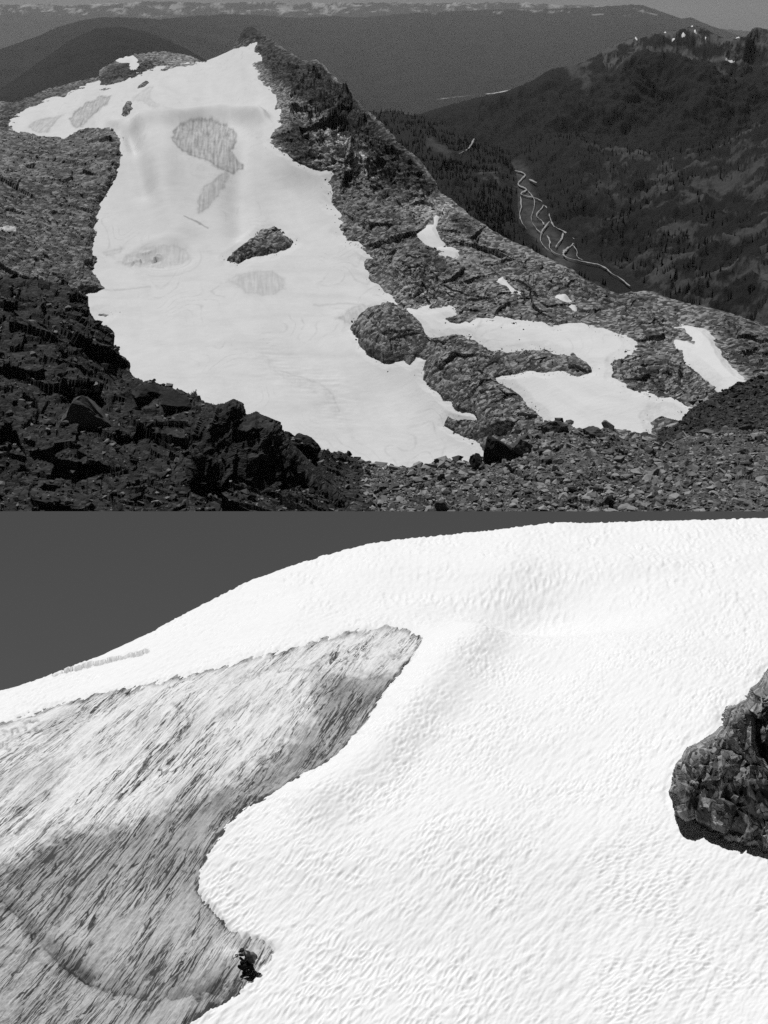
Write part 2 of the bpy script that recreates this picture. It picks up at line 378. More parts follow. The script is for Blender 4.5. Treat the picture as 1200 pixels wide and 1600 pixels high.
# pale lake and gravel flats on the far valley floor
def ribbon(name, line, width_px, depth, mat, lift=1.0, sub=4, parent=None, wob=0.35):
    L = np.array(line, float); t_ = np.arange(len(L)); tt = np.linspace(0, len(L) - 1, (len(L) - 1) * sub + 1)
    u = np.interp(tt, t_, L[:, 0]); v = np.interp(tt, t_, L[:, 1])
    wpx = np.interp(tt, t_, np.broadcast_to(width_px, (len(L),))) if not np.isscalar(width_px) else np.full(len(tt), width_px)
    if len(u) > 8:
        ker = np.ones(5) / 5; pad = lambda x: np.convolve(np.concatenate([[x[0]] * 2, x, [x[-1]] * 2]), ker, 'valid')
        u, v = pad(u) + RNG.normal(0, 0.25, len(u)), pad(v) + RNG.normal(0, 0.2, len(v)); wpx = wpx * (0.85 + 0.5 * np.sin(tt * 2.3) * np.sin(tt * 0.9 + 1))
    C = ray_pts(u, v, depth(u, v)); C[:, 2] += lift
    T = np.gradient(C, axis=0); T[:, 2] = 0; T /= np.linalg.norm(T, axis=1, keepdims=True) + 1e-9
    S = np.stack([-T[:, 1], T[:, 0], T[:, 2] * 0], 1)
    wv = wpx * C[:, 1] / F * 0.5 * (1 + wob * RNG.normal(size=len(C)).clip(-1.5, 1.5))
    wv[0] *= 0.3; wv[-1] *= 0.3
    # in the picture the ribbon lies on flat ground seen at a low angle: widen it along the view
    k = 1 + 1.6 * np.abs(S[:, 1])
    V = np.concatenate([C - S * (wv * k)[:, None], C + S * (wv * k)[:, None]]); n = len(C)
    fc = np.array([[i, i + 1, n + i + 1, n + i] for i in range(n - 1)])
    return link(name, raw_mesh(name, V, fc), mat, parent)
fd = lambda u, v: Depth([(600, 130, 19500), (800, 130, 19800), (600, 180, 17600), (800, 180, 18000)])(np.asarray(u, float), np.asarray(v, float))
tag(ribbon('lake', [(756, 147), (765, 147), (780, 145), (792, 142), (800, 140)], [1.0, 2.5, 4, 4, 2], fd, M['lake'], 3, wob=0.1), kind='structure')
tag(ribbon('river_bar', [(680, 156), (695, 154), (712, 152), (730, 150), (756, 148)], [1, 1.6, 1.4, 1, 0.8], fd, M['road'], 3), kind='structure')

# mountain on the right
mtop = [(600, 205), (650, 180), (690, 167), (740, 154), (790, 143), (830, 127), (860, 108), (900, 101), (930, 88), (950, 76), (975, 64), (985, 60), (1000, 58), (1018, 50), (1035, 52), (1052, 48), (1075, 43), (1090, 41), (1105, 46), (1120, 55), (1135, 61), (1150, 59), (1165, 58), (1175, 47), (1187, 43), (1200, 46), (1230, 60), (1290, 90)]
md = Depth([(u_, v_, y_ * 0.68) for u_, v_, y_ in [(650, 180, 8800), (740, 154, 8300), (860, 108, 7700), (1000, 56, 7300), (1090, 42, 7200), (1190, 44, 7000), (1290, 90, 6700), (650, 300, 5000), (900, 250, 5200), (1100, 250, 5000), (1290, 280, 4700), (1000, 160, 6100), (860, 180, 6200), (1150, 140, 6000), (1000, 100, 6500), (1090, 95, 6350)]])
s = Sheet(mtop, [(600, 300), (1290, 300)], md, u0=600, su=1.7, sv=1.6, back=5, jag=2.2)
dsp = fbm(s.P / np.array([420, 620, 380]), 6, 25, 0.5, ridged=True)
near_top = sstep(110, 30, s.v - s.v[:, s.nf - 1][:, None])
s.P = s.P + s.N * ((95 * (dsp - 0.35)) * sstep(1, 30, s.v - s.v[:, s.nf - 1][:, None]))[..., None]
kk, _ = cells(s.P[..., 0] / 60 + fbm(s.P / 70, 2, 28), s.P[..., 1] / 90, 27, 1.0)
s.P = s.P + s.N * (12 * fbm(s.P / 45, 4, 26, 0.6, ridged=True) + 9 * kk * sstep(60, 10, s.v - s.v[:, s.nf - 1][:, None]) * sstep(880, 960, s.u))[..., None] * sstep(-1, 6, s.v - s.v[:, s.nf - 1][:, None])[..., None]
tq = s.v - s.v[:, s.nf - 1][:, None]
bare = sstep(62, 18, tq + 22 * fbm(s.P / 150, 3, 40)) * sstep(0.0, 0.18, fbm(s.P / np.array([80, 150, 50]), 6, 41, 0.7) + 0.06) * sstep(880, 950, s.u + 30 * fbm(s.P / 200, 2, 44)) * 0.5
bare = np.maximum(bare, sstep(14, 4, linedist(s.u + 6 * fbm(s.P / 60, 3, 4), s.v, [(895, 105), (900, 118), (908, 128), (917, 140)])) * 0.28)
tag(grid_object('mountain', s.P, M['mountain'], attrs={'bare': bare}), kind='structure')
MT = s
def snow_fleck(name, u, v, wpx, hpx, sheet, mat, lift, label, cat, group):
    """A small irregular patch of snow that follows the ground it lies on."""
    du, dv = (sheet.u - u) / (wpx / 2), (sheet.v - v) / (hpx / 2 * (0.6 if sheet is MT else 1))
    r = np.hypot(du, dv) + 0.45 * fbm(np.stack([sheet.u / 4, sheet.v / 2.5, sheet.u * 0 + u], -1), 3, 5)
    P_ = sheet.P.copy(); P_ += sheet.N * (lift * np.clip(1.25 - r, -0.6, 0.7))[..., None]
    keep = r < 1.0
    keep[np.unravel_index(np.argmin(du ** 2 + dv ** 2), keep.shape)] = True
    o = grid_object(name, P_, mat, keep, {'dirt': np.zeros(r.shape)}); return tag(o, label, cat, group)
for (u, v, w_, h_, lb) in [(1143, 77, 13, 5, 'largest white snow patch on the dark far mountain, in the gully below the notch'), (1151, 80, 8, 3, 'small snow patch touching the right end of the largest far one'), (1082, 46, 6, 2.5, 'snow fleck at the highest summit of the dark far mountain'),
        (1052, 62, 5, 2.5, 'lowest snow fleck below the middle summit of the dark far mountain'), (1102, 58, 4, 2, 'tiny snow fleck right below the highest summit of the far mountain'), (1153, 61, 6, 2.5, 'snow fleck in the notch left of the rounded right hand summit'), (995, 64, 4, 2.5, 'leftmost snow fleck on the far mountain crest'),
        (1040, 51, 7, 2, 'thin snow fleck on the crest between the middle and highest summits'), (1087, 53, 4, 2, 'tiny snow fleck just under the highest far summit'), (1068, 57, 6, 2, 'flat snow fleck left of the highest far summit')]:
    snow_fleck('snow_patch', u, v, w_, h_, MT, M['old_snow'], 6, lb, 'snow patch', 'snow patches on the dark far mountain')

# valley with its braided stream and the rocky hillside to the right
vtop = [(690, 268), (760, 262), (800, 250), (815, 240), (830, 226), (850, 217), (872, 212), (890, 211), (908, 214), (925, 222), (940, 231), (965, 229), (985, 234), (1020, 238), (1060, 236), (1085, 232), (1110, 227), (1130, 220), (1145, 212), (1160, 200), (1178, 194), (1200, 190), (1290, 178)]
flo = lambda u, v: (u, v, Yz(v, -310))
vd = Depth([flo(803, 268), flo(815, 300), flo(850, 340), flo(880, 400), flo(940, 425), flo(985, 455), flo(820, 380), flo(760, 300), flo(900, 470), flo(800, 440),
            (690, 268, 2500), (870, 213, 2950), (980, 234, 2650), (1100, 230, 2450), (1180, 194, 2350), (1290, 178, 2250), (930, 300, 2250), (1050, 300, 2000), (1200, 280, 1800), (960, 380, 1800),
            (1080, 390, 1600), (1200, 380, 1480), (1100, 460, 1330), (1200, 460, 1230), (1290, 460, 1180), (1060, 540, 1200), (1200, 540, 1050)])
s = Sheet(vtop, [(690, 560), (1290, 560)], vd, u0=690, su=1.7, sv=1.6, back=6, jag=2.5)
flat = sstep(26, 8, linedist(s.u, s.v, [(806, 270), (820, 320), (850, 370), (880, 405)])) * 1.0
hill = (1 - sstep(38, 10, linedist(s.u, s.v, [(806, 270), (822, 320), (850, 370), (880, 405), (950, 430), (990, 460)])))
dsp = fbm(s.P / np.array([130, 170, 90]), 6, 55, 0.55, ridged=True)
s.P[..., 2] += hill * (26 * (dsp - 0.25)) * sstep(0, 26, s.v - s.v[:, s.nf - 1][:, None])
cv, _ = cells(s.P[..., 0] / 22 + fbm(s.P / 30, 2, 9), s.P[..., 1] / 30, 5); s.P[..., 2] += hill * 7 * cv
bare = sstep(0.12, 0.34, fbm(s.P / np.array([60, 95, 40]), 6, 61, 0.68) + 0.10 * sstep(950, 1150, s.u)) * sstep(870, 990, s.u) * 0.42
bare = np.maximum(bare * hill, flat * (0.36 + 0.5 * np.clip(fbm(s.P / np.array([14, 30, 20]), 4, 63, 0.6), -0.4, 0.8)))
bare = np.maximum(bare, sstep(1060, 1140, s.u) * sstep(405, 440, s.v) * sstep(-0.05, 0.3, fbm(s.P / 40, 4, 12)) * 0.6)
tag(grid_object('valley_hillside', s.P, M['valley'], attrs={'bare': bare}), kind='structure')
VA = s
st = empty('stream', tuple(ray_pts(850, 340, float(Yz(340, -310)))))
tag(st, kind='structure')
inv = Matrix.Translation(-Vector(st.location))
def brook(line, w):
    o = ribbon('channel', line, w, vd, M['water'], 4.0, 5, None); o.parent = st; o.matrix_parent_inverse = inv
brook([(803, 269), (815, 272), (822, 276), (812, 285), (808, 292), (820, 297), (824, 300), (813, 305), (815, 308), (835, 312), (848, 318), (857, 335), (860, 348), (865, 358), (880, 365), (890, 372), (900, 380), (893, 388), (885, 393), (880, 398), (880, 404), (890, 409), (910, 413), (935, 418), (945, 422), (955, 432), (970, 440), (986, 454)], 2.2)
brook([(849, 320), (848, 328), (838, 337), (838, 342), (848, 350), (850, 356)], 1.5)
brook([(813, 308), (815, 325), (811, 338), (814, 350), (824, 364)], 1.2)
brook([(853, 371), (860, 380), (857, 392), (868, 401), (880, 404)], 1.4)
brook([(824, 300), (836, 316), (834, 330), (828, 345), (836, 360), (850, 372)], 1.0)
brook([(860, 348), (848, 362), (842, 378), (852, 392), (868, 402)], 1.0)
brook([(893, 385), (902, 396), (900, 406), (912, 412)], 1.0)
brook([(880, 366), (878, 378), (870, 386), (868, 392)], 1.4)
brook([(827, 283), (838, 289)], 3.2)

# dark forested hill on the left side of the valley
htop = [(540, 168), (560, 172), (590, 175), (612, 173), (640, 180), (668, 187), (690, 194), (706, 203), (716, 212), (740, 219), (770, 230), (795, 242), (803, 256), (808, 262)]
hd = Depth([(560, 172, 3500), (640, 180, 3400), (700, 200, 3200), flo(808, 258), flo(808, 290), flo(808, 330), flo(808, 380), (780, 240, 2850), (600, 300, 2400), (720, 300, 2300), (770, 330, 2030), (720, 400, 1720), (560, 400, 1800)])
s = Sheet(htop, [(540, 430), (830, 430)], hd, u0=540, u1=808, su=1.7, sv=1.7, back=6, jag=3)
s.P[..., 2] += 16 * sstep(806, 770, s.u) * (fbm(s.P / np.array([120, 200, 100]), 5, 71, 0.5, ridged=True) - 0.2) * sstep(0, 20, s.v - s.v[:, s.nf - 1][:, None])
bare = sstep(10, 2, linedist(s.u + 5 * fbm(s.P / 25, 3, 5), s.v, [(672, 226), (690, 236), (698, 242)])) * 0.35 + sstep(20, 5, linedist(s.u, s.v, [(760, 275), (800, 285)])) * sstep(0, 0.4, fbm(s.P / 40, 4, 6)) * 0.5
tag(grid_object('forested_hill', s.P, M['valley'], attrs={'bare': bare}), kind='structure')
HI = s
tag(ribbon('track', [(741, 222), (738, 228), (735, 236), (727, 243), (714, 248)], [1.6, 2, 2.2, 1.4, 1], hd, M['road'], 9), kind='structure')

# conifers: a far wood that reads as one mass
def forest(name, sheet, n, mask, hmin, hmax):
    w = mask.ravel() * (sheet.v.ravel() > 0); w = w / w.sum()
    k = RNG.choice(w.size, n, p=w); B = sheet.P.reshape(-1, 3)[k] + RNG.normal(size=(n, 3)) * np.array([6, 14, 0]) * 0.3
    h = RNG.uniform(hmin, hmax, n); r = h * RNG.uniform(0.14, 0.22, n); a0 = RNG.uniform(0, 6.28, n)
    vs, fs = [], []
    for tier, (z0, z1, rr) in enumerate(((-0.05, 0.62, 1.0), (0.35, 1.0, 0.62))):
        ring = np.stack([B + np.stack([np.cos(a0 + j * 6.2832 / 5) * r * rr * RNG.uniform(0.75, 1.2, n), np.sin(a0 + j * 6.2832 / 5) * r * rr, h * z0], 1) for j in range(5)], 1)
        ap = B + np.stack([h * 0, h * 0, h * z1], 1)
        vs.append(np.concatenate([ring, ap[:, None]], 1))
    V = np.concatenate(vs, 1).reshape(-1, 3); base = np.arange(n)[:, None, None] * 12
    f0 = np.array([[o + j, o + (j + 1) % 5, o + 5] for o in (0, 6) for j in range(5)])
    me = raw_mesh(name, V, (base + f0[None]).reshape(-1, 3), smooth=False)
    return tag(link(name, me, M['forest']), kind='stuff')
inn = lambda s_: (np.arange(s_.P.shape[1])[None, :] < s_.nf) * 1.0
forest('conifer_wood', HI, 4200, inn(HI) * sstep(-0.25, 0.15, fbm(HI.P / 70, 4, 81)) * (bare < 0.15) * sstep(806, 796, HI.u), 6, 11)
vb = hill * inn(VA)
vb = vb * (sstep(-0.1, 0.25, fbm(VA.P / np.array([80, 140, 60]), 4, 91) + 0.25 * sstep(1000, 850, VA.u)) * sstep(1190, 1000, VA.u) + sstep(30, 5, VA.v - VA.v[:, VA.nf - 1][:, None]))
vb = vb * sstep(14, 26, linedist(VA.u, VA.v, [(804, 262), (815, 300), (835, 340), (880, 405), (945, 424), (985, 455)]))
forest('conifer_wood', VA, 2000, vb, 5, 10)

# ------------------------------------------------------------------ the glacier massif
mtop2 = [(-90, 150), (0, 158), (20, 160), (45, 152), (70, 140), (110, 130), (140, 122), (156, 119), (152, 112), (165, 103), (190, 90), (205, 86), (215, 84), (245, 80), (275, 82), (300, 88), (318, 96), (340, 88), (363, 77), (367, 70), (375, 58), (385, 53), (393, 48), (402, 49), (410, 52), (425, 62), (440, 73), (447, 78), (470, 90), (480, 95), (495, 91), (505, 100), (520, 118), (540, 135), (550, 150), (565, 165), (578, 175), (600, 195), (620, 215), (640, 235), (660, 255), (680, 283), (690, 300), (705, 310), (720, 322), (745, 345), (775, 362), (800, 375), (830, 388), (860, 405), (890, 420), (915, 436), (940, 448), (965, 458), (985, 456), (1010, 454), (1040, 463), (1080, 475), (1110, 480), (1150, 492), (1200, 508), (1290, 530)]
nsil = [(-90, 420), (0, 432), (60, 435), (100, 440), (120, 455), (135, 465), (138, 490), (150, 505), (172, 520), (178, 545), (195, 560), (208, 583), (225, 595), (250, 598), (270, 605), (290, 608), (320, 632), (345, 640), (385, 655), (440, 680), (470, 700), (505, 708), (540, 711), (560, 720), (600, 733), (640, 730), (690, 722), (710, 716), (735, 724), (760, 712), (800, 690), (830, 668), (870, 656), (885, 660), (900, 670), (925, 672), (950, 668), (990, 675), (1020, 678), (1035, 672), (1060, 660), (1080, 640), (1110, 620), (1150, 600), (1200, 585), (1290, 560)]
mdp = Depth([(400, 760, 600), (600, 760, 610), (740, 740, 615), (300, 600, 715), (600, 600, 715), (150, 480, 830), (400, 480, 820), (600, 480, 810), (250, 400, 905), (420, 400, 900), (200, 300, 1005), (450, 300, 1000), (200, 205, 1120), (300, 205, 1120), (430, 205, 1090),
             (200, 180, 1190), (320, 180, 1200), (420, 180, 1150), (100, 200, 1230), (50, 190, 1260), (150, 130, 1420), (250, 110, 1420), (330, 95, 1430), (390, 62, 1440), (425, 62, 1400), (0, 160, 1380), (245, 82, 1500),
             (470, 150, 1180), (560, 165, 1150), (520, 220, 1030), (640, 240, 1000), (600, 300, 950), (700, 305, 920), (650, 400, 830), (800, 376, 850), (720, 470, 760), (860, 450, 760), (985, 456, 780), (1110, 480, 740), (1200, 508, 700),
             (600, 520, 760), (740, 590, 680), (850, 530, 690), (1000, 560, 640), (1100, 560, 620), (900, 660, 590), (1060, 640, 580), (1200, 600, 560), (1000, 720, 540), (850, 740, 560), (1200, 700, 500), (-80, 300, 980), (0, 480, 830), (0, 300, 1010), (-80, 500, 800), (180, 620, 710), (1280, 540, 650)])
G = Sheet(mtop2, [(u, v + 60) for u, v in nsil], mdp, su=1.5, sv=1.5, back=10, bstep=0.012, bslope=0.9, jag=5.0, jw=lambda x: sstep(395, 425, x) * (1 - 0.55 * sstep(600, 720, x)) + 0.7 * sstep(330, 290, x))
U, V_ = G.u, G.v
# snow outlines, traced on the ground
glacier = [(23, 188), (37, 180), (47, 168), (67, 160), (100, 152), (115, 143), (133, 137), (147, 130), (158, 128), (157, 140), (150, 148), (163, 143), (180, 133), (197, 125), (233, 115), (267, 107), (320, 98), (345, 87), (363, 80), (385, 72), (400, 66), (398, 80), (402, 92), (393, 100), (398, 112), (405, 125), (415, 140), (430, 148), (433, 165), (430, 180), (432, 195), (425, 210), (422, 222), (432, 232), (450, 240), (460, 250), (480, 258), (500, 265), (520, 264), (524, 270), (515, 283), (520, 300), (512, 320), (525, 335), (530, 345), (530, 357), (525, 367), (545, 378), (560, 382), (568, 392), (580, 403), (562, 406), (575, 425), (580, 440), (592, 443), (600, 455), (612, 462), (615, 478), (630, 488), (645, 487), (660, 483), (690, 480), (708, 484), (712, 492), (695, 498), (700, 503), (720, 505), (760, 497), (800, 503), (830, 505), (850, 508), (870, 513), (890, 508), (920, 507), (950, 515), (975, 525), (990, 538), (993, 545), (975, 555), (968, 562), (955, 568), (958, 582), (955, 590), (975, 600), (990, 612), (1010, 615), (1030, 622), (1050, 620), (1065, 628), (1078, 638), (1070, 650), (1050, 645), (1035, 640), (1020, 645), (1010, 655), (1017, 674), (1010, 700), (850, 730), (750, 780), (600, 800), (450, 780), (300, 720), (150, 620), (90, 520), (100, 440), (110, 330), (140, 200), (100, 235), (20, 235)]
isl_big = [(545, 515), (560, 500), (585, 487), (605, 484), (630, 492), (655, 512), (667, 528), (690, 530), (715, 526), (740, 535), (765, 548), (800, 552), (830, 548), (850, 547), (875, 555), (900, 560), (915, 570), (925, 580), (905, 590), (880, 580), (860, 582), (830, 580), (800, 585), (775, 590), (780, 600), (800, 610), (815, 620), (825, 635), (850, 655), (850, 730), (750, 780), (757, 715), (745, 690), (720, 680), (695, 665), (700, 655), (720, 660), (750, 660), (740, 645), (715, 640), (695, 625), (680, 610), (665, 600), (662, 575), (668, 562), (650, 558), (640, 570), (628, 562), (605, 568), (585, 560), (565, 545), (560, 530)]
isl_nun = [(352, 408), (368, 397), (385, 385), (400, 371), (415, 364), (428, 362), (440, 366), (447, 375), (460, 381), (450, 388), (430, 396), (410, 400), (385, 405), (372, 412)]
isl_a = [(188, 180), (192, 168), (197, 160), (206, 158), (207, 170), (202, 178), (195, 182)]
isl_b = [(216, 138), (222, 129), (230, 126), (234, 131), (224, 136)]
isl_c = [(152, 492), (158, 489), (172, 492), (165, 496)]
isl_d = [(118, 515), (95, 505), (110, 500)]
isl_e = [(236, 126), (243, 121), (246, 124), (240, 127)]
islands = [(isl_big, 5.5, 'broad grey rock island between the two snow tongues at lower right'), (isl_nun, 7.0, 'pointed grey rock standing alone in the middle of the glacier'),
           (isl_a, 5.0, 'small dark rock in the snow just above the left end of the rim'), (isl_b, 3.5, 'little flat rock in the high snow under the left skyline'), (isl_c, 2.0, 'tiny dark rock on the snow beside the near left cliff')]
patches = [([(655, 362), (672, 351), (677, 350), (676, 340), (681, 336), (687, 338), (685, 346), (682, 352), (686, 368), (690, 380), (680, 379), (664, 372)], 'white snow patch shaped like a fin on the right rock flank'),
           ([(688, 389), (698, 387), (715, 394), (712, 398), (700, 397)], 'small flat snow patch just below the fin shaped one'),
           ([(775, 440), (786, 431), (790, 437), (800, 448), (811, 456), (800, 458), (790, 448)], 'narrow slanting snow patch low on the right rock flank'),
           ([(873, 463), (882, 461), (888, 470), (897, 478), (890, 474), (875, 470)], 'little snow patch near the valley edge above the snow tongue'),
           ([(1055, 512), (1068, 508), (1085, 510), (1100, 515), (1113, 528), (1125, 548), (1130, 560), (1140, 575), (1155, 588), (1166, 598), (1152, 601), (1140, 603), (1125, 605), (1110, 590), (1095, 575), (1075, 562), (1066, 545), (1058, 532), (1072, 535), (1085, 538), (1088, 533), (1078, 520), (1065, 512)], 'long curved snow patch alone on rock at far right'),
           ([(182, 93), (195, 89), (207, 87), (218, 94), (210, 102), (200, 98), (190, 97)], 'snow patch on the dark knob left of the summit')]
jx = 4.0 * fbm(np.stack([U / 17, V_ / 13, U * 0], -1), 4, 101, 0.6); jy = 3.2 * fbm(np.stack([U / 15, V_ / 12, U * 0 + 9], -1), 4, 105, 0.6)
s_gl = sdf(U + jx, V_ + jy, glacier)
s_isl = [sdf(U + jx, V_ + jy, p) for p, _, _ in islands]
for q in s_isl: s_gl = np.minimum(s_gl, -q)
s_pat = [sdf(U + jx * 0.7, V_ + jy * 0.7, p) for p, _ in patches]
s_any = s_gl.copy()
for q in s_pat: s_any = np.maximum(s_any, q)
# rock relief
Pw = G.P
wx = Pw[..., 0] + 7 * fbm(Pw / 26, 2, 111, 0.4); wy = Pw[..., 1] + 7 * fbm(Pw / 26, 2, 115, 0.4)
wz = Pw[..., 2]
c1, e1 = cells(wx / 30, (wy + wz * 1.2) / 42, 3, 0.9); c2, e2 = cells(wx / 10, (wy + wz) / 14, 4, 0.9); c3, e3 = cells(wx / 3.6, (wy + wz) / 5.5, 5, 0.9)
rg = fbm(np.stack([(Pw[..., 0] * 0.8 + Pw[..., 1] * 0.6) / 26, (Pw[..., 1] * 0.8 - Pw[..., 0] * 0.6) / 60, Pw[..., 2] / 26], -1), 4, 121, 0.55, ridged=True)
rough = 3.6 * c1 + 1.7 * c2 + 0.55 * c3 + 3.6 * (rg - 0.25) + 0.4 * fbm(Pw / 5.0, 3, 131, 0.5)
ridge_amp = 1.0 + 1.7 * sstep(620, 430, V_) * sstep(420, 520, U) * sstep(360, 200, V_)
edge_top = V_ - V_[:, G.nf - 1][:, None]
amp = np.where(s_any > 0, 0.15, 0.35 + 0.65 * sstep(0, 30, -s_any)) * ridge_amp * (0.15 + 0.85 * sstep(0, 26, edge_top))
lift = np.zeros(U.shape)
for (p, h_, _), q in zip(islands, s_isl):
    w_ = 26.0 if p is isl_big else 9.0
    lift = np.maximum(lift, h_ * np.sqrt(np.clip(q / w_, 0, 1)))
dome = 9.0 * np.clip(1 - ((U - 606) / 66) ** 2 - ((V_ - 525) / 52) ** 2, 0, 1)
lift = lift + dome * (s_isl[0] > 0) + 7.0 * np.exp(-(((U - 388) / 16) ** 2 + ((V_ - 55) / 14) ** 2)) * (s_any < 0)
Rk = Pw + G.N * (rough * amp)[..., None]
Rk[..., 2] += lift - 2.5 * sstep(0, 6, s_any) - 0.3
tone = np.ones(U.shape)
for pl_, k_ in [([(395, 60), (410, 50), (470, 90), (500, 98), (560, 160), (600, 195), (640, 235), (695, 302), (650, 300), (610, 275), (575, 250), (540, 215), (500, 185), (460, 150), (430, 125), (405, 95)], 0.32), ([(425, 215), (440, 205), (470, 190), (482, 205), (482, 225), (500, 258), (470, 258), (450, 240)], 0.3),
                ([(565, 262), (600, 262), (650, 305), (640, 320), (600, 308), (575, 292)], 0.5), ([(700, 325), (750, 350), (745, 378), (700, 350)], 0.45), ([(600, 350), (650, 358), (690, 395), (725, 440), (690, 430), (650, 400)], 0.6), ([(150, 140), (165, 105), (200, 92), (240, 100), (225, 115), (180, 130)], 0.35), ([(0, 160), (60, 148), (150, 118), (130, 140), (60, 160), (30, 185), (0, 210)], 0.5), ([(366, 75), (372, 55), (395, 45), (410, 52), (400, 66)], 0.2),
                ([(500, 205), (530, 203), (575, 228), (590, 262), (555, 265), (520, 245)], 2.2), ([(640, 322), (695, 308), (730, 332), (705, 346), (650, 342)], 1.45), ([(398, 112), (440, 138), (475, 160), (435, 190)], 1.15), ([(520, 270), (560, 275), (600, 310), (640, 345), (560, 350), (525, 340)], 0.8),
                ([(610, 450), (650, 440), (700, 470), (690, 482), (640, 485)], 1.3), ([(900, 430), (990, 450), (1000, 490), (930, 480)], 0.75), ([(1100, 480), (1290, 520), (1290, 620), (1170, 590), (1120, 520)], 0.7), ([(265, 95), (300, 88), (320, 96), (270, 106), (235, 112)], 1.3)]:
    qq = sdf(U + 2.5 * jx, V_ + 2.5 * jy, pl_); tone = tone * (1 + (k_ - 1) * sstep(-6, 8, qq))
main_keep = s_any < 9
for q in s_isl: main_keep &= q < -5
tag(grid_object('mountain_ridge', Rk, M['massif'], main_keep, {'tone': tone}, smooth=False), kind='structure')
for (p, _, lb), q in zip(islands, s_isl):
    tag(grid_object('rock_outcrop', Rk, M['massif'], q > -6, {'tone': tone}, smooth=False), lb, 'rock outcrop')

# snow: a sheet that thins out towards its edge
def streaks(P, ang, a, b, seed):
    c, s_ = math.cos(ang), math.sin(ang)
    return fbm(np.stack([(P[..., 0] * c + P[..., 1] * s_) / a, (-P[..., 0] * s_ + P[..., 1] * c) / b, P[..., 2] * 0], -1), 5, seed, 0.6)
dirt_polys = [  # outline, strength, soft edge: bare old ice showing through the snow
    ([(268, 215), (275, 205), (295, 196), (330, 191), (365, 195), (370, 205), (368, 222), (362, 235), (372, 245), (382, 253), (380, 259), (368, 262), (360, 272), (350, 270), (335, 260), (310, 250), (285, 240), (272, 230)], 0.95, 4),
    ([(350, 270), (358, 275), (345, 300), (335, 315), (322, 332), (310, 335), (308, 315), (318, 295), (335, 280)], 0.72, 6),
    ([(110, 188), (118, 175), (135, 163), (155, 153), (175, 151), (170, 162), (150, 178), (132, 198), (115, 203)], 0.85, 4),
    ([(42, 200), (55, 190), (75, 186), (100, 180), (85, 195), (72, 212), (50, 208)], 0.65, 5),
    ([(225, 190), (240, 177), (270, 173), (305, 178), (300, 184), (270, 190)], 0.8, 4),
    ([(205, 155), (225, 140), (240, 135), (235, 155), (250, 165), (240, 172), (225, 163)], 0.4, 4),
    ([(352, 440), (370, 432), (400, 425), (425, 425), (445, 440), (445, 455), (425, 465), (385, 462), (372, 450)], 0.45, 7),
    ([(185, 412), (205, 400), (235, 388), (270, 384), (290, 390), (297, 402), (285, 415), (255, 421), (215, 420)], 0.5, 8),
    ([(155, 398), (180, 390), (195, 390), (185, 400), (165, 404)], 0.4, 4),
    ([(548, 508), (535, 505), (525, 500), (560, 480), (590, 478), (600, 484), (570, 495)], 0.6, 8),
    ([(405, 545), (430, 575), (480, 595), (515, 610), (530, 640), (525, 655), (510, 635), (485, 612), (440, 595), (410, 565)], 0.22, 10)]
dirt = 0.10 * np.clip(streaks(Pw, 0.3, 16, 90, 141) + 0.1, 0, 1)
dirt += 0.16 * np.clip(fbm(np.stack([U * 0, Pw[..., 2] / 3.4 + 0.9 * fbm(Pw / 60, 3, 5), Pw[..., 0] / 160], -1), 4, 147, 0.6), 0, 1) * sstep(330, 420, V_)
dirt += 0.10 * sstep(360, 250, V_) * (0.7 + 0.8 * streaks(Pw, 0.1, 14, 120, 149))
for p, k, soft in dirt_polys:
    q = sdf(U + jx * 1.3, V_ + jy * 1.3, p)
    st_ = 0.62 + 0.65 * streaks(Pw, 0.10, 1.7, 30, 161) + 0.22 * fbm(Pw / 5.0, 3, 163, 0.6) + 0.5 * sstep(2.5, 0, np.abs(q - 1.5))
    dirt = np.maximum(dirt, k * sstep(-soft, soft, q) * np.clip(st_, 0.25, 1.5))
flow = fbm(Pw / np.array([70, 120, 60]), 3, 181, 0.5)
band = sstep(0.035, 0, np.abs(np.mod(flow * 9 + 0.15 * fbm(Pw / 9, 2, 183), 1.0) - 0.5) * 0.25) * sstep(0.0, 0.4, fbm(Pw / np.array([50, 90, 60]), 3, 185) + 0.12)
dirt = np.maximum(dirt, 0.32 * band * (0.6 + 0.8 * fbm(Pw / 4, 3, 187)))
arcs = np.hypot((U - 255) / 1.9, V_ - 404)
dirt = np.maximum(dirt, 0.26 * sstep(1.6, 0, np.abs(np.mod(arcs + 2.0 * fbm(Pw / 14, 2, 189), 9.0) - 4.5)) * sstep(46, 24, arcs) * sstep(8, 22, arcs) * sstep(-0.3, 0.3, fbm(Pw / 20, 2, 191)))
for ln, wpx, k in [([(288, 344), (300, 347), (312, 352), (325, 360)], 1.8, 0.8), ([(300, 347), (312, 353)], 2.5, 0.8), ([(195, 415), (225, 412), (250, 400)], 3, 0.5), ([(150, 455), (190, 456), (235, 450)], 2.2, 0.35),
                   ([(228, 189), (240, 180), (250, 176)], 2, 0.5), ([(440, 582), (470, 592), (500, 602), (520, 620), (530, 645)], 2.5, 0.3), ([(330, 260), (350, 268), (358, 274)], 2.5, 0.55),
                   ([(130, 180), (133, 195)], 1.8, 0.7), ([(112, 190), (128, 195)], 1.8, 0.6), ([(490, 480), (540, 477), (600, 483)], 3, 0.3), ([(352, 444), (390, 440), (430, 432)], 2.5, 0.25)]:
    dirt = np.maximum(dirt, k * sstep(wpx, 0, linedist(U + jx * 0.6, V_ + jy * 0.6, ln)))
ice_hummock = sdf(U, V_, [(190, 412), (215, 395), (245, 390), (255, 405), (235, 418), (205, 418)])
hc, _ = cells(Pw[..., 0] / 7, Pw[..., 1] / 9, 44, 0.8)
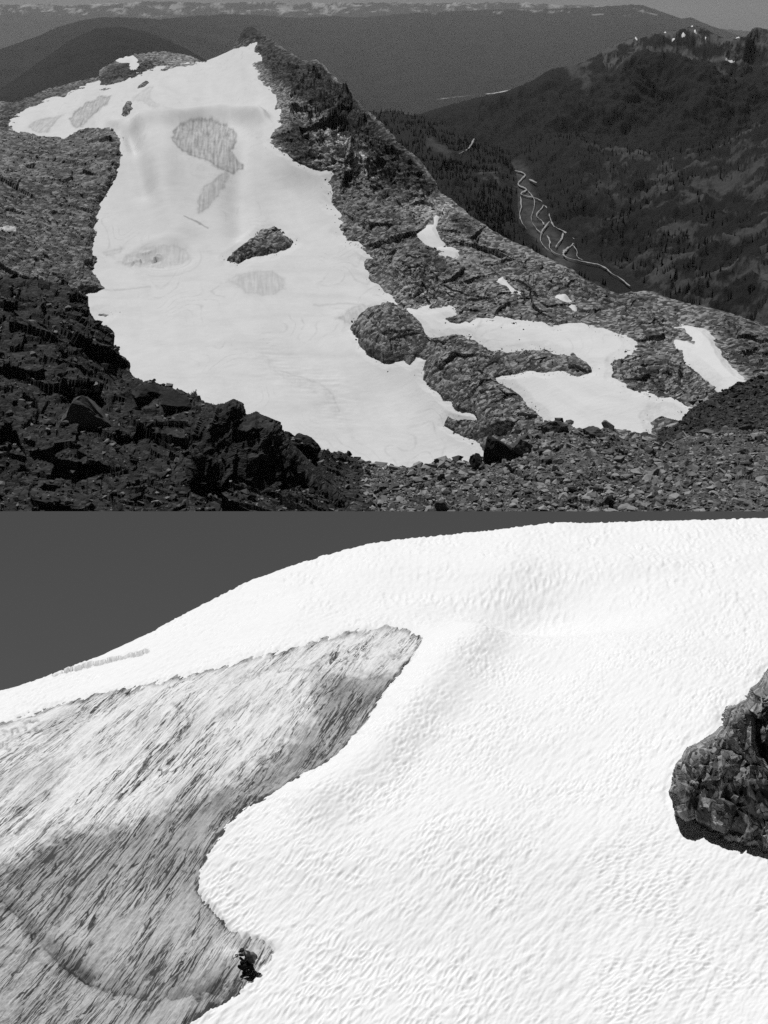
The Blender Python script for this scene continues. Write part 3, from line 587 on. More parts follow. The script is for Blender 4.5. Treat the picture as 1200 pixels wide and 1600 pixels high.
thick = np.clip(s_gl * 0.10, -3.0, 1.2)
roll = 9.0 * np.exp(-((V_ - curve([(150, 196), (280, 190), (360, 178), (440, 190)], U)) / 9) ** 2) * sstep(160, 200, U) * sstep(440, 400, U)
troughs = -4.0 * np.exp(-(linedist(U, V_, [(205, 205), (212, 240), (228, 300)]) / 16) ** 2) - 4.2 * np.exp(-(linedist(U, V_, [(365, 190), (385, 215), (370, 300), (375, 360)]) / 20) ** 2)
troughs -= 5.0 * np.exp(-(linedist(U, V_, [(202, 203), (210, 222)]) / 11) ** 2)
troughs += 3.0 * np.exp(-(linedist(U, V_, [(255, 210), (250, 300), (280, 360)]) / 22) ** 2)
basin = -1.2 * np.exp(-(((U - 255) / 42) ** 2 + ((V_ - 402) / 17) ** 2)) + 0.5 * np.exp(-((np.hypot((U - 258) / 1.9, V_ - 402) - 27) / 5) ** 2)
ripple = 0.10 * fbm(np.stack([Pw[..., 0] / 6, Pw[..., 1] / 2.4, Pw[..., 2] * 0], -1), 3, 171, 0.6) + 0.8 * fbm(Pw / 45, 3, 175)
rip2 = 0.5 * np.exp(-(linedist(U, V_, [(420, 560), (470, 595), (515, 610), (530, 650)]) / 30) ** 2) * fbm(np.stack([Pw[..., 0] / 9, Pw[..., 1] / 3, U * 0], -1), 3, 177)
S1 = Pw.copy(); S1[..., 2] += thick + (roll + troughs + basin + ripple + rip2) * sstep(0, 25, s_gl) + 2.2 * hc * sstep(-4, 4, ice_hummock)
tag(grid_object('glacier', S1, M['old_snow'], s_gl > -7, {'dirt': np.clip(dirt, 0, 1)}), kind='structure')
for (p, lb), q in zip(patches, s_pat):
    S2 = Pw.copy(); S2[..., 2] += np.clip(q * 0.16, -3, 1.6) + ripple * 0.5
    tag(grid_object('snow_patch', S2, M['old_snow'], q > -5, {'dirt': np.clip(dirt * 0, 0, 1)}), lb, 'snow patch')

# grey rock slope at the left, rising out of the glacier
border = [(178, 188), (182, 205), (186, 222), (190, 238), (189, 255), (182, 280), (170, 300), (160, 318), (155, 335), (153, 352), (153, 368), (146, 382), (150, 396), (158, 408), (148, 420), (152, 432), (160, 445), (168, 452), (150, 458), (130, 460), (126, 475), (118, 520)]
ltop = [(-90, 196), (0, 203), (25, 206), (45, 208), (60, 213), (80, 214), (100, 217), (112, 210), (125, 204), (150, 200), (170, 197), (179, 192), (200, 192)]
LS = Sheet(ltop, [(-90, 560), (0, 560), (200, 560)], mdp, u1=200, su=1.4, sv=1.4, back=8, bstep=0.012, bslope=0.7)
jx2 = 3.5 * fbm(np.stack([LS.u / 13, LS.v / 10, LS.u * 0], -1), 4, 201, 0.6)
q = sdf(LS.u + jx2, LS.v, [(-400, -200), (178, -200)] + border + [(118, 800), (-400, 800)])
nf = LS.nf
close = np.clip(q, -12, 14) * 0.0011 + 0.00034 * np.clip(q - 14, 0, 250)
newY = LS.Y / (1 + close)
dY = (newY - LS.Y)[..., None]
LS.P[:, :nf] = ray_pts(LS.u[:, :nf], LS.v[:, :nf], newY[:, :nf])
shift = LS.P[:, nf - 1:nf] - ray_pts(LS.u[:, nf - 1:nf], LS.v[:, nf - 1:nf], LS.Y[:, nf - 1:nf]); LS.P[:, nf:] += shift
LS.N = normals(LS.P); Pl = LS.P
c1, _ = cells(Pl[..., 0] / 24 + 0.6 * fbm(Pl / 22, 1, 211) + Pl[..., 1] / 60, (Pl[..., 1] + Pl[..., 2]) / 22 + Pl[..., 0] / 40, 13, 1.0); c2, _ = cells(Pl[..., 0] / 8 + 0.4 * fbm(Pl / 9, 1, 212), (Pl[..., 1] + Pl[..., 2] + 0.6 * Pl[..., 0]) / 8, 14, 1.0); c3, _ = cells(Pl[..., 0] / 2.6, (Pl[..., 1] + Pl[..., 2]) / 3.4, 15, 0.9)
rl = 2.0 * c1 + 0.7 * c2 + 0.25 * c3 + 0.8 * fbm(Pl / 16, 3, 213, 0.5, ridged=True) + 0.25 * fbm(Pl / 3.2, 3, 214, 0.5)
LS.P = Pl + LS.N * (rl * (0.35 + 0.65 * sstep(0, 15, q)))[..., None]
tag(grid_object('rock_slope', LS.P, M['slope'], q > -7, smooth=False), kind='structure')
# ------------------------------------------------------------------ near rocks
nd_ = Depth([(0, 900, 195), (300, 900, 198), (600, 900, 205), (900, 900, 205), (1200, 900, 195), (0, 800, 232), (300, 800, 240), (600, 800, 250), (900, 800, 250), (1200, 800, 240), (0, 432, 430), (-90, 420, 430), (120, 455, 420), (200, 575, 380), (320, 632, 330),
             (440, 680, 300), (505, 708, 298), (600, 733, 300), (740, 722, 312), (880, 660, 345), (1040, 672, 372), (1110, 620, 395), (1200, 585, 430), (1290, 560, 440), (0, 600, 318), (100, 650, 292), (180, 700, 275), (700, 770, 272), (900, 730, 285), (1100, 740, 280), (1200, 680, 330)])
NR = Sheet(nsil, [(-90, 900), (1290, 900)], nd_, su=1.5, sv=1.4, back=8, bstep=0.012, bslope=0.9)
P = NR.P
wx = P[..., 0] + 2.5 * fbm(P / 10, 1, 301); wy = P[..., 1] * 0.55 + P[..., 2] * 1.2 + 0.25 * P[..., 0] + 2.0 * fbm(P / 10, 1, 305)
c1, _ = cells(wx / 16, wy / 7.5, 23, 1.0); c2, _ = cells(wx / 6.0, wy / 2.8, 24, 1.0); c3, _ = cells(wx / 2.4, wy / 1.3, 25, 1.0)
rg = fbm(np.stack([P[..., 0] / 14, P[..., 1] / 9, P[..., 2] / 6], -1), 2, 311, 0.55, ridged=True)
et = NR.v - NR.v[:, NR.nf - 1][:, None]
left = sstep(560, 470, NR.u)
rough = left * (4.2 * c1 + 1.3 * c2 + 0.45 * c3 + 1.0 * (rg - 0.2)) + (1 - left) * (0.8 * c1 + 0.6 * c2 + 0.3 * c3 + 0.6 * (rg - 0.2)) + 0.05 * fbm(P / 1.5, 2, 315, 0.5)
NR.P = P + NR.N * (rough * (0.5 + 0.5 * sstep(0, 16, et)))[..., None]
lm = NR.u + 20 * fbm(P / 10, 3, 8) < 560 + 0.25 * (NR.v - 730)
hump = (sdf(NR.u + 8 * fbm(P / 10, 3, 18), NR.v + 8 * fbm(P / 10, 3, 28), [(1025, 660), (1100, 600), (1300, 530), (1300, 660), (1200, 668), (1120, 672), (1050, 690), (1030, 700)]) > 0) & ~lm
lm = lm & ~hump
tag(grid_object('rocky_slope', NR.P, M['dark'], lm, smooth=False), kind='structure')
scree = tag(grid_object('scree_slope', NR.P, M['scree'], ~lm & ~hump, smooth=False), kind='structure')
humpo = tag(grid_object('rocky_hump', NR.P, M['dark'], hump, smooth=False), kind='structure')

def relief(name, poly, depth, R_, wpx, mat, disp, seed, cell, label, cat, su=1.4, sink=0, smooth=False):
    """A rock that stands free: its face at its own distance, curving back at every edge."""
    a = np.array(poly, float); us = np.arange(a[:, 0].min() - 4, a[:, 0].max() + 4 + su, su); vs = np.arange(a[:, 1].max() + 4, a[:, 1].min() - 4 - su, -su)
    u, v = np.meshgrid(us, vs, indexing='ij')
    j = 1.6 * fbm(np.stack([u / 14, v / 14, u * 0], -1), 4, seed, 0.55)
    q = sdf(u + j, v + j * 0.7, poly)
    gu, gv_ = np.gradient(q, axis=0) / su, np.gradient(q, axis=1) / -su; gl = gu ** 2 + gv_ ** 2 + 0.05
    out_ = np.clip(q, -6, 0); u = u - gu / gl * out_; v = v - gv_ / gl * out_
    s_ = np.clip(q / wpx, 0, 1)
    Y = depth(u, v) + R_ * (1 - np.sqrt(np.clip(1 - (1 - s_) ** 2, 0, 1))) + np.clip(-q, 0, 8) * R_ * 0.15
    P_ = ray_pts(u, v, Y); N_ = normals(P_)
    cx = P_[..., 0] + 0.25 * cell * fbm(P_ / cell, 3, seed + 1); cy = P_[..., 2] * 1.1 + P_[..., 1] * 0.3 - 0.35 * P_[..., 0] + 0.25 * cell * fbm(P_ / cell, 3, seed + 5)
    k1, _ = cells(cx / cell, cy / (cell * 3.0), seed, 1.1); k2, _ = cells(cx / cell * 2.6, cy / cell * 1.4, seed + 1, 1.0); k3, _ = cells(cx / cell * 7, cy / cell * 4.5, seed + 2, 0.9)
    d = disp * (1.0 * k1 + 0.45 * k2 + 0.14 * k3 + 0.3 * fbm(P_ / (cell * 1.4), 3, seed + 9, 0.55, ridged=True) - 0.2)
    P_ = P_ + N_ * (d * (0.15 + 0.85 * s_))[..., None]
    o = grid_object(name, P_, mat, q > -2.5, smooth=smooth)
    o_u, o_v = u, v
    return tag(o, label, cat), (u, v, P_, N_, q)
relief('crag', [(262, 830), (285, 760), (296, 705), (300, 670), (318, 645), (330, 630), (350, 627), (365, 622), (380, 630), (386, 648), (400, 642), (425, 655), (442, 662), (450, 686), (472, 706), (492, 726), (512, 752), (545, 780), (575, 815), (575, 850), (262, 850)],
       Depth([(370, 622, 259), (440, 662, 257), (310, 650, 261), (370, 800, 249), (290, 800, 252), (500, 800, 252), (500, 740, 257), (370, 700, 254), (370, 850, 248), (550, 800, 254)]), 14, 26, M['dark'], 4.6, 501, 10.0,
       'tall dark craggy rock with steep shadowed faces at the bottom left of the glacier', 'crag')

def icoboulder(name, mat, seed, sub=4, cut=18, parent=None):
    """A closed angular boulder of unit size: an icosphere cut by random planes, then roughened."""
    bm = bmesh.new(); bmesh.ops.create_icosphere(bm, subdivisions=sub, radius=1.0)
    r = np.random.default_rng(seed); vs = np.array([q.co[:] for q in bm.verts])
    for k in range(cut):
        n = r.normal(size=3); n /= np.linalg.norm(n); dcut = r.uniform(0.45, 0.8); e = vs @ n - dcut
        vs = vs - np.outer(np.clip(e, 0, None), n)
    L = np.linalg.norm(vs, axis=1, keepdims=True); vs = vs * (1 + 0.13 * fbm(vs * 1.7, 4, seed, 0.55, ridged=True)[:, None])
    vs = vs / np.abs(vs).max(0)
    for q, c in zip(bm.verts, vs): q.co = c
    me = bpy.data.meshes.new(name); bm.to_mesh(me); bm.free(); return me
def surface_at(sheet, u, v):
    k = np.argmin((sheet.u - u) ** 2 + (sheet.v - v) ** 2); return sheet.P.reshape(-1, 3)[k]
def boulder(u, v, wpx, hpx, sheet, mat, seed, label, tilt=0.0, deep=0.9):
    """(u, v) is the boulder's foot in the photograph."""
    C = surface_at(sheet, u, v); m = np.linalg.norm(C) / F
    me = icoboulder('boulder', mat, seed); o = link('boulder', me, mat)
    hz = hpx * m * 0.62
    o.location = (C[0], C[1], C[2] + hz * 0.35); o.scale = (wpx * m / 2, wpx * m / 2 * deep, hz); o.rotation_euler = (0, tilt, 0)
    tag(o, label, 'boulder'); return o
boulder(130, 672, 92, 62, NR, M['stone_dark'], 31, 'large speckled boulder lying on the dark slope at far left', 0.25)
boulder(480, 712, 52, 44, NR, M['dark'], 12, 'smooth dark rounded boulder against the snow just right of the crag', 0.2)
boulder(778, 722, 58, 66, NR, M['dark'], 13, 'biggest dark boulder at the snow edge on top of the scree', -0.3)
boulder(745, 732, 26, 28, NR, M['dark'], 14, 'small dark boulder leaning on the left of the biggest scree boulder')
boulder(868, 676, 46, 26, NR, M['stone_dark'], 15, 'low dark boulder on the scree rim under the right snow tongue')
boulder(925, 684, 40, 20, NR, M['stone_dark'], 16, 'flat dark boulder right of centre on the scree rim')
boulder(692, 797, 26, 19, NR, M['stone_dark'], 17, 'dark pointed boulder at the bottom edge of the scree')
boulder(1165, 795, 30, 18, NR, M['stone_mid'], 18, 'grey block at the bottom right corner of the scree')
boulder(232, 628, 56, 30, NR, M['dark'], 19, 'dark wedge boulder on the left rim above the snow', 0.35)
boulder(272, 648, 60, 30, NR, M['dark'], 20, 'dark slab boulder below the wedge on the left rim', 0.45)
boulder(818, 712, 46, 34, NR, M['stone_dark'], 23, 'dark block right behind the biggest scree boulder')
boulder(1083, 626, 20, 10, G, M['stone_pale'], 21, 'pale flat boulder on the rocks right of the snow tongue')
boulder(1022, 588, 24, 18, G, M['stone_dark'], 22, 'square dark boulder on the rock hump by the right snow tongue')

# scree stones
def hull_stone(seed, npts):
    r = np.random.default_rng(seed); bm = bmesh.new()
    p = r.normal(size=(npts, 3)); p /= np.linalg.norm(p, axis=1, keepdims=True); p *= r.uniform(0.75, 1.0, (npts, 1))
    for c in p: bm.verts.new(c)
    res = bmesh.ops.convex_hull(bm, input=bm.verts)
    bmesh.ops.delete(bm, geom=[g for g in res['geom_interior'] if isinstance(g, bmesh.types.BMVert)], context='VERTS')
    bmesh.ops.triangulate(bm, faces=bm.faces); bm.normal_update()
    bm.verts.ensure_lookup_table(); bm.verts.index_update()
    V = np.array([q.co[:] for q in bm.verts]); Fc = np.array([[q.index for q in f.verts] for f in bm.faces]); bm.free()
    return V, Fc
PROTO = [hull_stone(900 + k, 9 + k % 6) for k in range(12)]
def rot_mats(n):
    q = RNG.normal(size=(n, 4)); q /= np.linalg.norm(q, axis=1, keepdims=True); w, x, y, z = q.T
    return np.stack([np.stack([1 - 2 * (y * y + z * z), 2 * (x * y - z * w), 2 * (x * z + y * w)], -1), np.stack([2 * (x * y + z * w), 1 - 2 * (x * x + z * z), 2 * (y * z - x * w)], -1), np.stack([2 * (x * z - y * w), 2 * (y * z + x * w), 1 - 2 * (x * x + y * y)], -1)], 1)
def scatter(sheet, mask, n, smin, smax, power, flat):
    """Positions, sizes (px) and 3x3 transforms of n stones lying on a sheet."""
    m = mask.ravel().astype(float); k = RNG.choice(m.size, n, p=m / m.sum())
    C = sheet.P.reshape(-1, 3)[k]; px = smin * (1 - RNG.random(n) * (1 - (smin / smax) ** power)) ** (-1 / power)
    r = px * np.linalg.norm(C, axis=1) / F / 2
    sc = np.stack([r * RNG.uniform(0.8, 1.3, n), r * RNG.uniform(0.7, 1.1, n), r * RNG.uniform(flat * 0.7, flat * 1.4, n)], 1)
    az = RNG.uniform(0, 6.28, n); tl = RNG.normal(0, 0.4, n)
    ca, sa, ct, st_ = np.cos(az), np.sin(az), np.cos(tl), np.sin(tl); z = az * 0
    Rz = np.stack([np.stack([ca, -sa, z], -1), np.stack([sa, ca, z], -1), np.stack([z, z, z + 1], -1)], 1)
    Rx = np.stack([np.stack([z + 1, z, z], -1), np.stack([z, ct, -st_], -1), np.stack([z, st_, ct], -1)], 1)
    T = Rx @ Rz * sc[:, None, :]
    C = C + np.stack([z, z, sc[:, 2] * 0.35], 1)
    return C, px, T
def stones(sheet, mask, n, smin, smax, power, flat, mats, parent, n_parts, name='stone', stuff='small_stones'):
    C, px, T = scatter(sheet, mask, n, smin, smax, power, flat)
    order = np.argsort(-px)
    meshes = {}
    for i, k in enumerate(order[:n_parts]):
        pi, mi = int(RNG.integers(len(PROTO))), int(RNG.integers(len(mats)))
        if (pi, mi) not in meshes:
            me = raw_mesh(name, PROTO[pi][0], PROTO[pi][1], smooth=False); me.materials.append(mats[mi]); meshes[(pi, mi)] = me
        o = bpy.data.objects.new(name, meshes[(pi, mi)]); COL.objects.link(o); o.parent = parent
        mt = np.eye(4); mt[:3, :3] = T[k]; mt[:3, 3] = C[k]; o.matrix_local = Matrix(mt.tolist())
    rest = order[n_parts:]
    sel = RNG.integers(len(PROTO), size=len(rest)); gm = RNG.integers(len(mats), size=len(rest))
    for mi, mt_ in enumerate(mats):
        VV, FF, off = [], [], 0
        for pi, (pv_, pf) in enumerate(PROTO):
            kk = rest[(sel == pi) & (gm == mi)]
            if not len(kk): continue
            v = np.einsum('kij,vj->kvi', T[kk], pv_) + C[kk][:, None]
            VV.append(v.reshape(-1, 3)); FF.append((pf[None] + off + np.arange(len(kk))[:, None, None] * len(pv_)).reshape(-1, 3)); off += len(kk) * len(pv_)
        if VV:
            o = link(stuff, raw_mesh(stuff, np.concatenate(VV), np.concatenate(FF), smooth=False), mt_, parent); o['kind'] = 'stuff'
vis = (np.arange(NR.P.shape[1])[None, :] < NR.nf) & (NR.v < 812) & (NR.u > -20) & (NR.u < 1220)
stones(NR, vis & ~lm & ~hump, 9000, 3.6, 26, 1.7, 0.5, [M['scree'], M['stone_mid'], M['stone_pale'], M['stone_dark'], M['stone_pale']], scree, 290)
stones(NR, vis & hump, 1500, 3.0, 16, 1.8, 0.5, [M['dark'], M['stone_dark']], humpo, 60)
rocky = bpy.data.objects['rocky_slope']
stones(NR, vis & lm, 3500, 3.0, 24, 1.7, 0.6, [M['dark'], M['stone_dark'], M['dark'], M['stone_mid']], rocky, 180)
gv = (np.arange(G.P.shape[1])[None, :] < G.nf - 4)
GR = type('T', (), {})(); GR.P = Rk; GR.u = U; GR.v = V_
stones(GR, gv & (s_any < -3) & (V_ > 200) & (s_isl[0] < -3) & (sstep(-0.2, 0.2, fbm(Pw / 50, 3, 7)) > RNG.random(U.shape)), 9000, 1.5, 9, 2.3, 0.6, [M['stone_dark'], M['stone_mid']], bpy.data.objects['mountain_ridge'], 0)
stones(GR, gv & (s_isl[0] > 2), 1200, 1.5, 8, 2.3, 0.6, [M['stone_dark'], M['stone_mid']], bpy.data.objects['rock_outcrop'], 0)
SN = type('T', (), {})(); SN.P = S1; SN.u = U; SN.v = V_
stones(SN, gv & (s_gl > 1) & (s_gl < 16) & (V_ > 230) & (U > 170) & (RNG.random(U.shape) < 0.02 + 0.9 * sstep(9, 1, s_gl) * sstep(-0.1, 0.4, fbm(Pw / 14, 3, 195))), 420, 1.2, 6, 2.2, 0.6, [M['stone_dark'], M['stone_mid']], bpy.data.objects['glacier'], 0)
lv = (np.arange(LS.P.shape[1])[None, :] < LS.nf - 3) & (q > 2)
stones(LS, lv, 4500, 1.5, 8, 2.3, 0.6, [M['slope'], M['stone_mid'], M['stone_pale']], bpy.data.objects['rock_slope'], 0)
snow_fleck('snow_patch', 8, 359, 34, 7, LS, M['old_snow'], 0.8, 'thin snow streak on the grey slope at the left edge', 'snow patch', None)

# ------------------------------------------------------------------ the near snow dome, in front of its own sky
sm = bpy.data.materials.new('dark_clear_sky'); sm.use_nodes = True; sm.cycles.emission_sampling = 'NONE'; t = sm.node_tree; t.nodes.clear()
o_ = t.nodes.new('ShaderNodeOutputMaterial'); em = t.nodes.new('ShaderNodeEmission')
v = coords(t); sx = nd(t, 'ShaderNodeSeparateXYZ'); t.links.new(v, sx.inputs[0])
t.links.new(grey(t, remap(t, sx.outputs[2], -95, -59, 0.088, 0.068)), em.inputs[0]); t.links.new(em.outputs[0], o_.inputs[0])
ys = 150.0; zt = -ys * math.tan(PITCH)
tag(box('sky', (-420, ys, -420), (420, ys + 0.25, zt), sm), kind='structure')

crest = [(-330, 1195), (-90, 1108), (0, 1083), (60, 1062), (150, 1028), (225, 994), (300, 955), (350, 930), (400, 908), (450, 888), (500, 872), (560, 858), (640, 843), (700, 836), (760, 830), (830, 823), (900, 818), (980, 815), (1050, 813), (1130, 811), (1200, 811), (1290, 812), (1450, 822), (1620, 845)]
LSC = 1.35
zp = lambda u, v, z: (u, v, Yz(v, z * LSC))
ld = Depth([zp(u, 1680, z) for u, z in ((-80, -25.2), (600, -24.9), (1280, -24.2))] + [zp(0, 1500, -25.4), zp(385, 1500, -25.5), zp(900, 1500, -24.8), zp(1250, 1500, -24.2), zp(0, 1300, -25.4), zp(320, 1300, -25.2), zp(700, 1300, -24.7), zp(1200, 1300, -23.8),
            zp(0, 1150, -26.2), zp(300, 1120, -25.7), zp(650, 1100, -25.2), zp(1000, 1100, -24.6), zp(1220, 1100, -24.2), zp(250, 1020, -27.2), zp(600, 985, -26.2), zp(830, 950, -26.4), zp(1000, 980, -25.6), zp(1200, 980, -25.4), zp(450, 915, -28), zp(800, 890, -27.2), zp(1100, 880, -27),
            zp(0, 1083, -27.4), zp(150, 1028, -27.8), zp(300, 955, -28.5), zp(400, 908, -28.9), zp(500, 872, -29.1), zp(640, 843, -29.3), zp(760, 830, -29.3), zp(900, 818, -29.3), zp(1050, 813, -29.2), zp(1200, 811, -29.0)])
D = Sheet(crest, [(-90, 1690), (1290, 1690)], ld, u0=-330, u1=1620, su=1.7, sv=1.6, back=10, bstep=0.012, bslope=1.0)
u, v, P = D.u, D.v, D.P
ice = [(-400, 1270), (-120, 1165), (0, 1130), (30, 1120), (60, 1105), (100, 1092), (170, 1080), (250, 1062), (330, 1042), (400, 1025), (470, 1010), (530, 992), (570, 981), (600, 976), (630, 978), (650, 985), (660, 998), (655, 1020), (640, 1042), (620, 1070), (600, 1095), (590, 1110), (560, 1150), (530, 1185), (500, 1205), (450, 1235), (410, 1260), (380, 1280), (360, 1300), (340, 1325), (325, 1345), (316, 1370), (313, 1390), (320, 1410), (340, 1430), (355, 1450), (380, 1470), (402, 1474), (424, 1482), (430, 1493), (424, 1508), (412, 1534), (388, 1546), (358, 1574), (300, 1604), (180, 1720), (-400, 1720)]
q1 = 5.0 * fbm(np.stack([u / 20, v / 14, u * 0], -1), 5, 601, 0.6)
si = sdf(u + q1, v + q1 * 0.6, ice)
# sun cups: rows of scalloped hollows with sharp rims
def cups(P, ang, a, b, seed):
    c, s_ = math.cos(ang), math.sin(ang)
    wv = 0.55 * fbm(P / 0.9, 2, seed)
    x = (P[..., 0] * c + P[..., 1] * s_) / a + wv; y = (-P[..., 0] * s_ + P[..., 1] * c) / b + wv
    _, e = cells(x, y, seed); return sstep(0.55, 0.0, e)          # 1 on the rims
ang = 0.25 + 0.35 * sstep(1350, 1000, v)
rim = cups(P, 0.50, 0.50, 0.20, 611); rim2 = cups(P, 1.05, 0.62, 0.20, 613); rim3 = cups(P, 1.35, 1.7, 0.50, 615)
mixd = np.clip(sstep(1000, 620, u + 60 * fbm(P / 6, 2, 616)) + sstep(1380, 1180, v), 0, 1)
mix3 = sstep(1040, 900, v)
cup = (rim * (1 - mixd) + rim2 * mixd) * (1 - mix3) + rim3 * mix3
far = sstep(1100, 850, v)
wavy = 0.30 * fbm(P / 8.0, 2, 621) + 0.04 * fbm(P / 1.8, 2, 625) + 0.9 * fbm(P / 19.0, 2, 627) * sstep(20, 160, v - D.v[:, D.nf - 1][:, None]) - 1.3 * np.exp(-(((u - 840) / 150) ** 2 + ((v - 955) / 34) ** 2)) + 0.7 * np.exp(-((v - 888) / 22) ** 2) * sstep(480, 620, u) * sstep(1120, 960, u) + 0.75 * np.exp(-(linedist(u, v, [(490, 1260), (590, 1180), (670, 1085), (740, 1000)]) / 42) ** 2)
ga = 0.95
lin = fbm(np.stack([(P[..., 0] * math.cos(ga) + P[..., 1] * math.sin(ga)) / 1.0, (-P[..., 0] * math.sin(ga) + P[..., 1] * math.cos(ga)) / 0.27, P[..., 2] * 0], -1), 3, 631, 0.55)
snowz = 0.050 * (1 + 0.7 * far) * cup * (0.35 + 1.0 * sstep(-0.3, 0.4, fbm(P / 3.0, 2, 633))) + 0.060 * lin + wavy
ar = math.radians(19)
al = P[..., 0] * math.sin(ar) + P[..., 1] * math.cos(ar); ac = P[..., 0] * math.cos(ar) - P[..., 1] * math.sin(ar)
groove = fbm(np.stack([ac / 0.9 + 0.4 * fbm(P / 2.2, 2, 641), al / 7.0, P[..., 2] * 0], -1), 4, 645, 0.55, ridged=True)
dirt = 0.11 + 0 * u
low = sstep(-18, 18, sdf(u + 3 * q1, v + 3 * q1, [(-400, 1450), (0, 1345), (60, 1310), (130, 1285), (200, 1285), (280, 1268), (360, 1225), (430, 1170), (490, 1120), (500, 1060), (640, 1055), (620, 1080), (600, 1100), (560, 1155), (500, 1210), (380, 1285), (325, 1345), (313, 1390), (330, 1420), (380, 1470), (440, 1490), (400, 1540), (360, 1580), (330, 1720), (-400, 1720)]))
dirt = dirt + 0.62 * low - 0.5 * np.exp(-(((u - 362) / 16) ** 2 + ((v - 1497) / 9) ** 2)) - 0.50 * np.exp(-(((u - 385) / 62) ** 2 + ((v - 1500) / 42) ** 2))
bowl = sdf(u, v, [(20, 1420), (60, 1380), (180, 1330), (300, 1380), (370, 1480), (330, 1540), (220, 1550), (130, 1520), (60, 1470)])
dirt = dirt - 0.16 * sstep(0, 50, bowl)
below = sstep(-6, 10, sdf(u + 2 * q1, v + 2 * q1, [(-120, 1390), (0, 1400), (35, 1435), (70, 1480), (110, 1520), (160, 1548), (230, 1570), (300, 1566), (360, 1560), (300, 1610), (100, 1720), (-120, 1720)]))
dirt = dirt - 0.10 * below
edge_line = (1 - 0.9 * np.exp(-(((u - 405) / 60) ** 2 + ((v - 1505) / 45) ** 2))) * sstep(8, 0, np.abs(si - 3)) * (0.50 + 0.8 * fbm(np.stack([u / 40, v / 40, u * 0], -1), 3, 651))
dirt = dirt + np.clip(edge_line, 0, 0.75)
dirt = dirt + 0.55 * np.clip(fbm(np.stack([ac / 2.4, al / 6.0, P[..., 2] * 0], -1), 4, 655) - 0.05, 0, 1) - 0.06
crack = 0 * u
for ln, w_, k in [([(0, 1400), (20, 1418), (45, 1450), (70, 1482), (100, 1512), (140, 1540), (180, 1556), (230, 1568), (300, 1565), (350, 1558)], 4.5, 1.0), ([(0, 1396), (45, 1444), (72, 1476), (102, 1504), (142, 1532), (182, 1548), (230, 1560), (300, 1558), (350, 1550)], 22, 0.6), ([(490, 1038), (530, 1032), (580, 1028), (640, 1026)], 2.6, 0.8), ([(350, 1070), (420, 1054), (470, 1050), (540, 1062), (600, 1066)], 2.2, 0.55),
                  ([(495, 1045), (494, 1070), (490, 1105)], 4, 0.45), ([(170, 1085), (230, 1072), (252, 1064)], 4, 0.6), ([(150, 1080), (175, 1088)], 5, 0.6), ([(400, 1025), (440, 1016), (500, 1000)], 3.5, 0.6), ([(0, 1168), (15, 1150), (45, 1132), (62, 1128)], 6, 0.7), ([(240, 1275), (280, 1268), (300, 1260)], 4, 0.6),
                  ([(270, 1105), (290, 1112), (296, 1130)], 4, 0.55), ([(100, 1280), (160, 1282), (205, 1286)], 3, 0.45), ([(0, 1305), (60, 1280)], 3, 0.35), ([(130, 1535), (165, 1552)], 3, 0.8), ([(0, 1480), (60, 1500), (90, 1530)], 6, 0.35), ([(20, 1375), (60, 1330), (120, 1290)], 8, 0.3), ([(355, 1290), (420, 1225), (500, 1180), (560, 1120)], 6, 0.35), ([(0, 1600), (60, 1570), (120, 1560)], 7, 0.3)]:
    crack = np.maximum(crack, k * np.clip(0.75 + 0.9 * fbm(P / 1.1, 3, 699, 0.6), 0.15, 1.25) * sstep(w_, 0, linedist(u + 3.4 * q1, v + 3.0 * q1, ln)))
crack = crack * np.clip(1.05 - 0.35 * groove, 0.7, 1.2)
icez = 0.11 * (groove - 0.2) + wavy - 0.04 - 0.10 * crack + 0.05 * fbm(P / 0.35, 3, 661, 0.6)
hole = np.clip(si, -6, 6) * 0.02
Is = P.copy(); Is[..., 2] += icez + np.where(si < 0, si * 0.03, 0)
tag(grid_object('glacier_ice', Is, M['ice'], si > -9, {'dirt': np.clip(dirt, 0, 1.2), 'crack': np.clip(crack, 0, 1)}), kind='structure')
cr2 = np.maximum(1.3 * sstep(5, 0, linedist(u + 0.6 * q1, v + 0.6 * q1, [(85, 1054), (110, 1047), (140, 1040), (180, 1030), (205, 1025), (230, 1020)])), 0.3 * sstep(25, 0, linedist(u, v, [(430, 1490), (385, 1475)])) * np.clip(0.5 + 1.5 * fbm(P / 0.5, 3, 671), 0, 1))
Ss = P.copy(); Ss[..., 2] += snowz + np.clip(-si * 0.02, -0.45, 0.04) - 0.25 * (cr2 > 0.5)
om = sdf(u, v, [(1480, 1010), (1440, 930), (1370, 905), (1260, 985), (1200, 1042), (1165, 1085), (1130, 1110), (1125, 1138), (1070, 1168), (1050, 1210), (1044, 1242), (1054, 1288), (1100, 1308), (1165, 1332), (1330, 1368), (1410, 1360), (1500, 1200)])
Ss[..., 2] -= 0.12 * sstep(-12, -2, om) * np.clip(0.6 + 1.4 * fbm(P / 2.0, 2, 703), 0, 1.5) * sstep(1300, 1230, v)
tag(grid_object('snowfield', Ss, M['snow'], si < 7, {'dirt': np.clip(cr2, 0, 1)}), kind='structure')

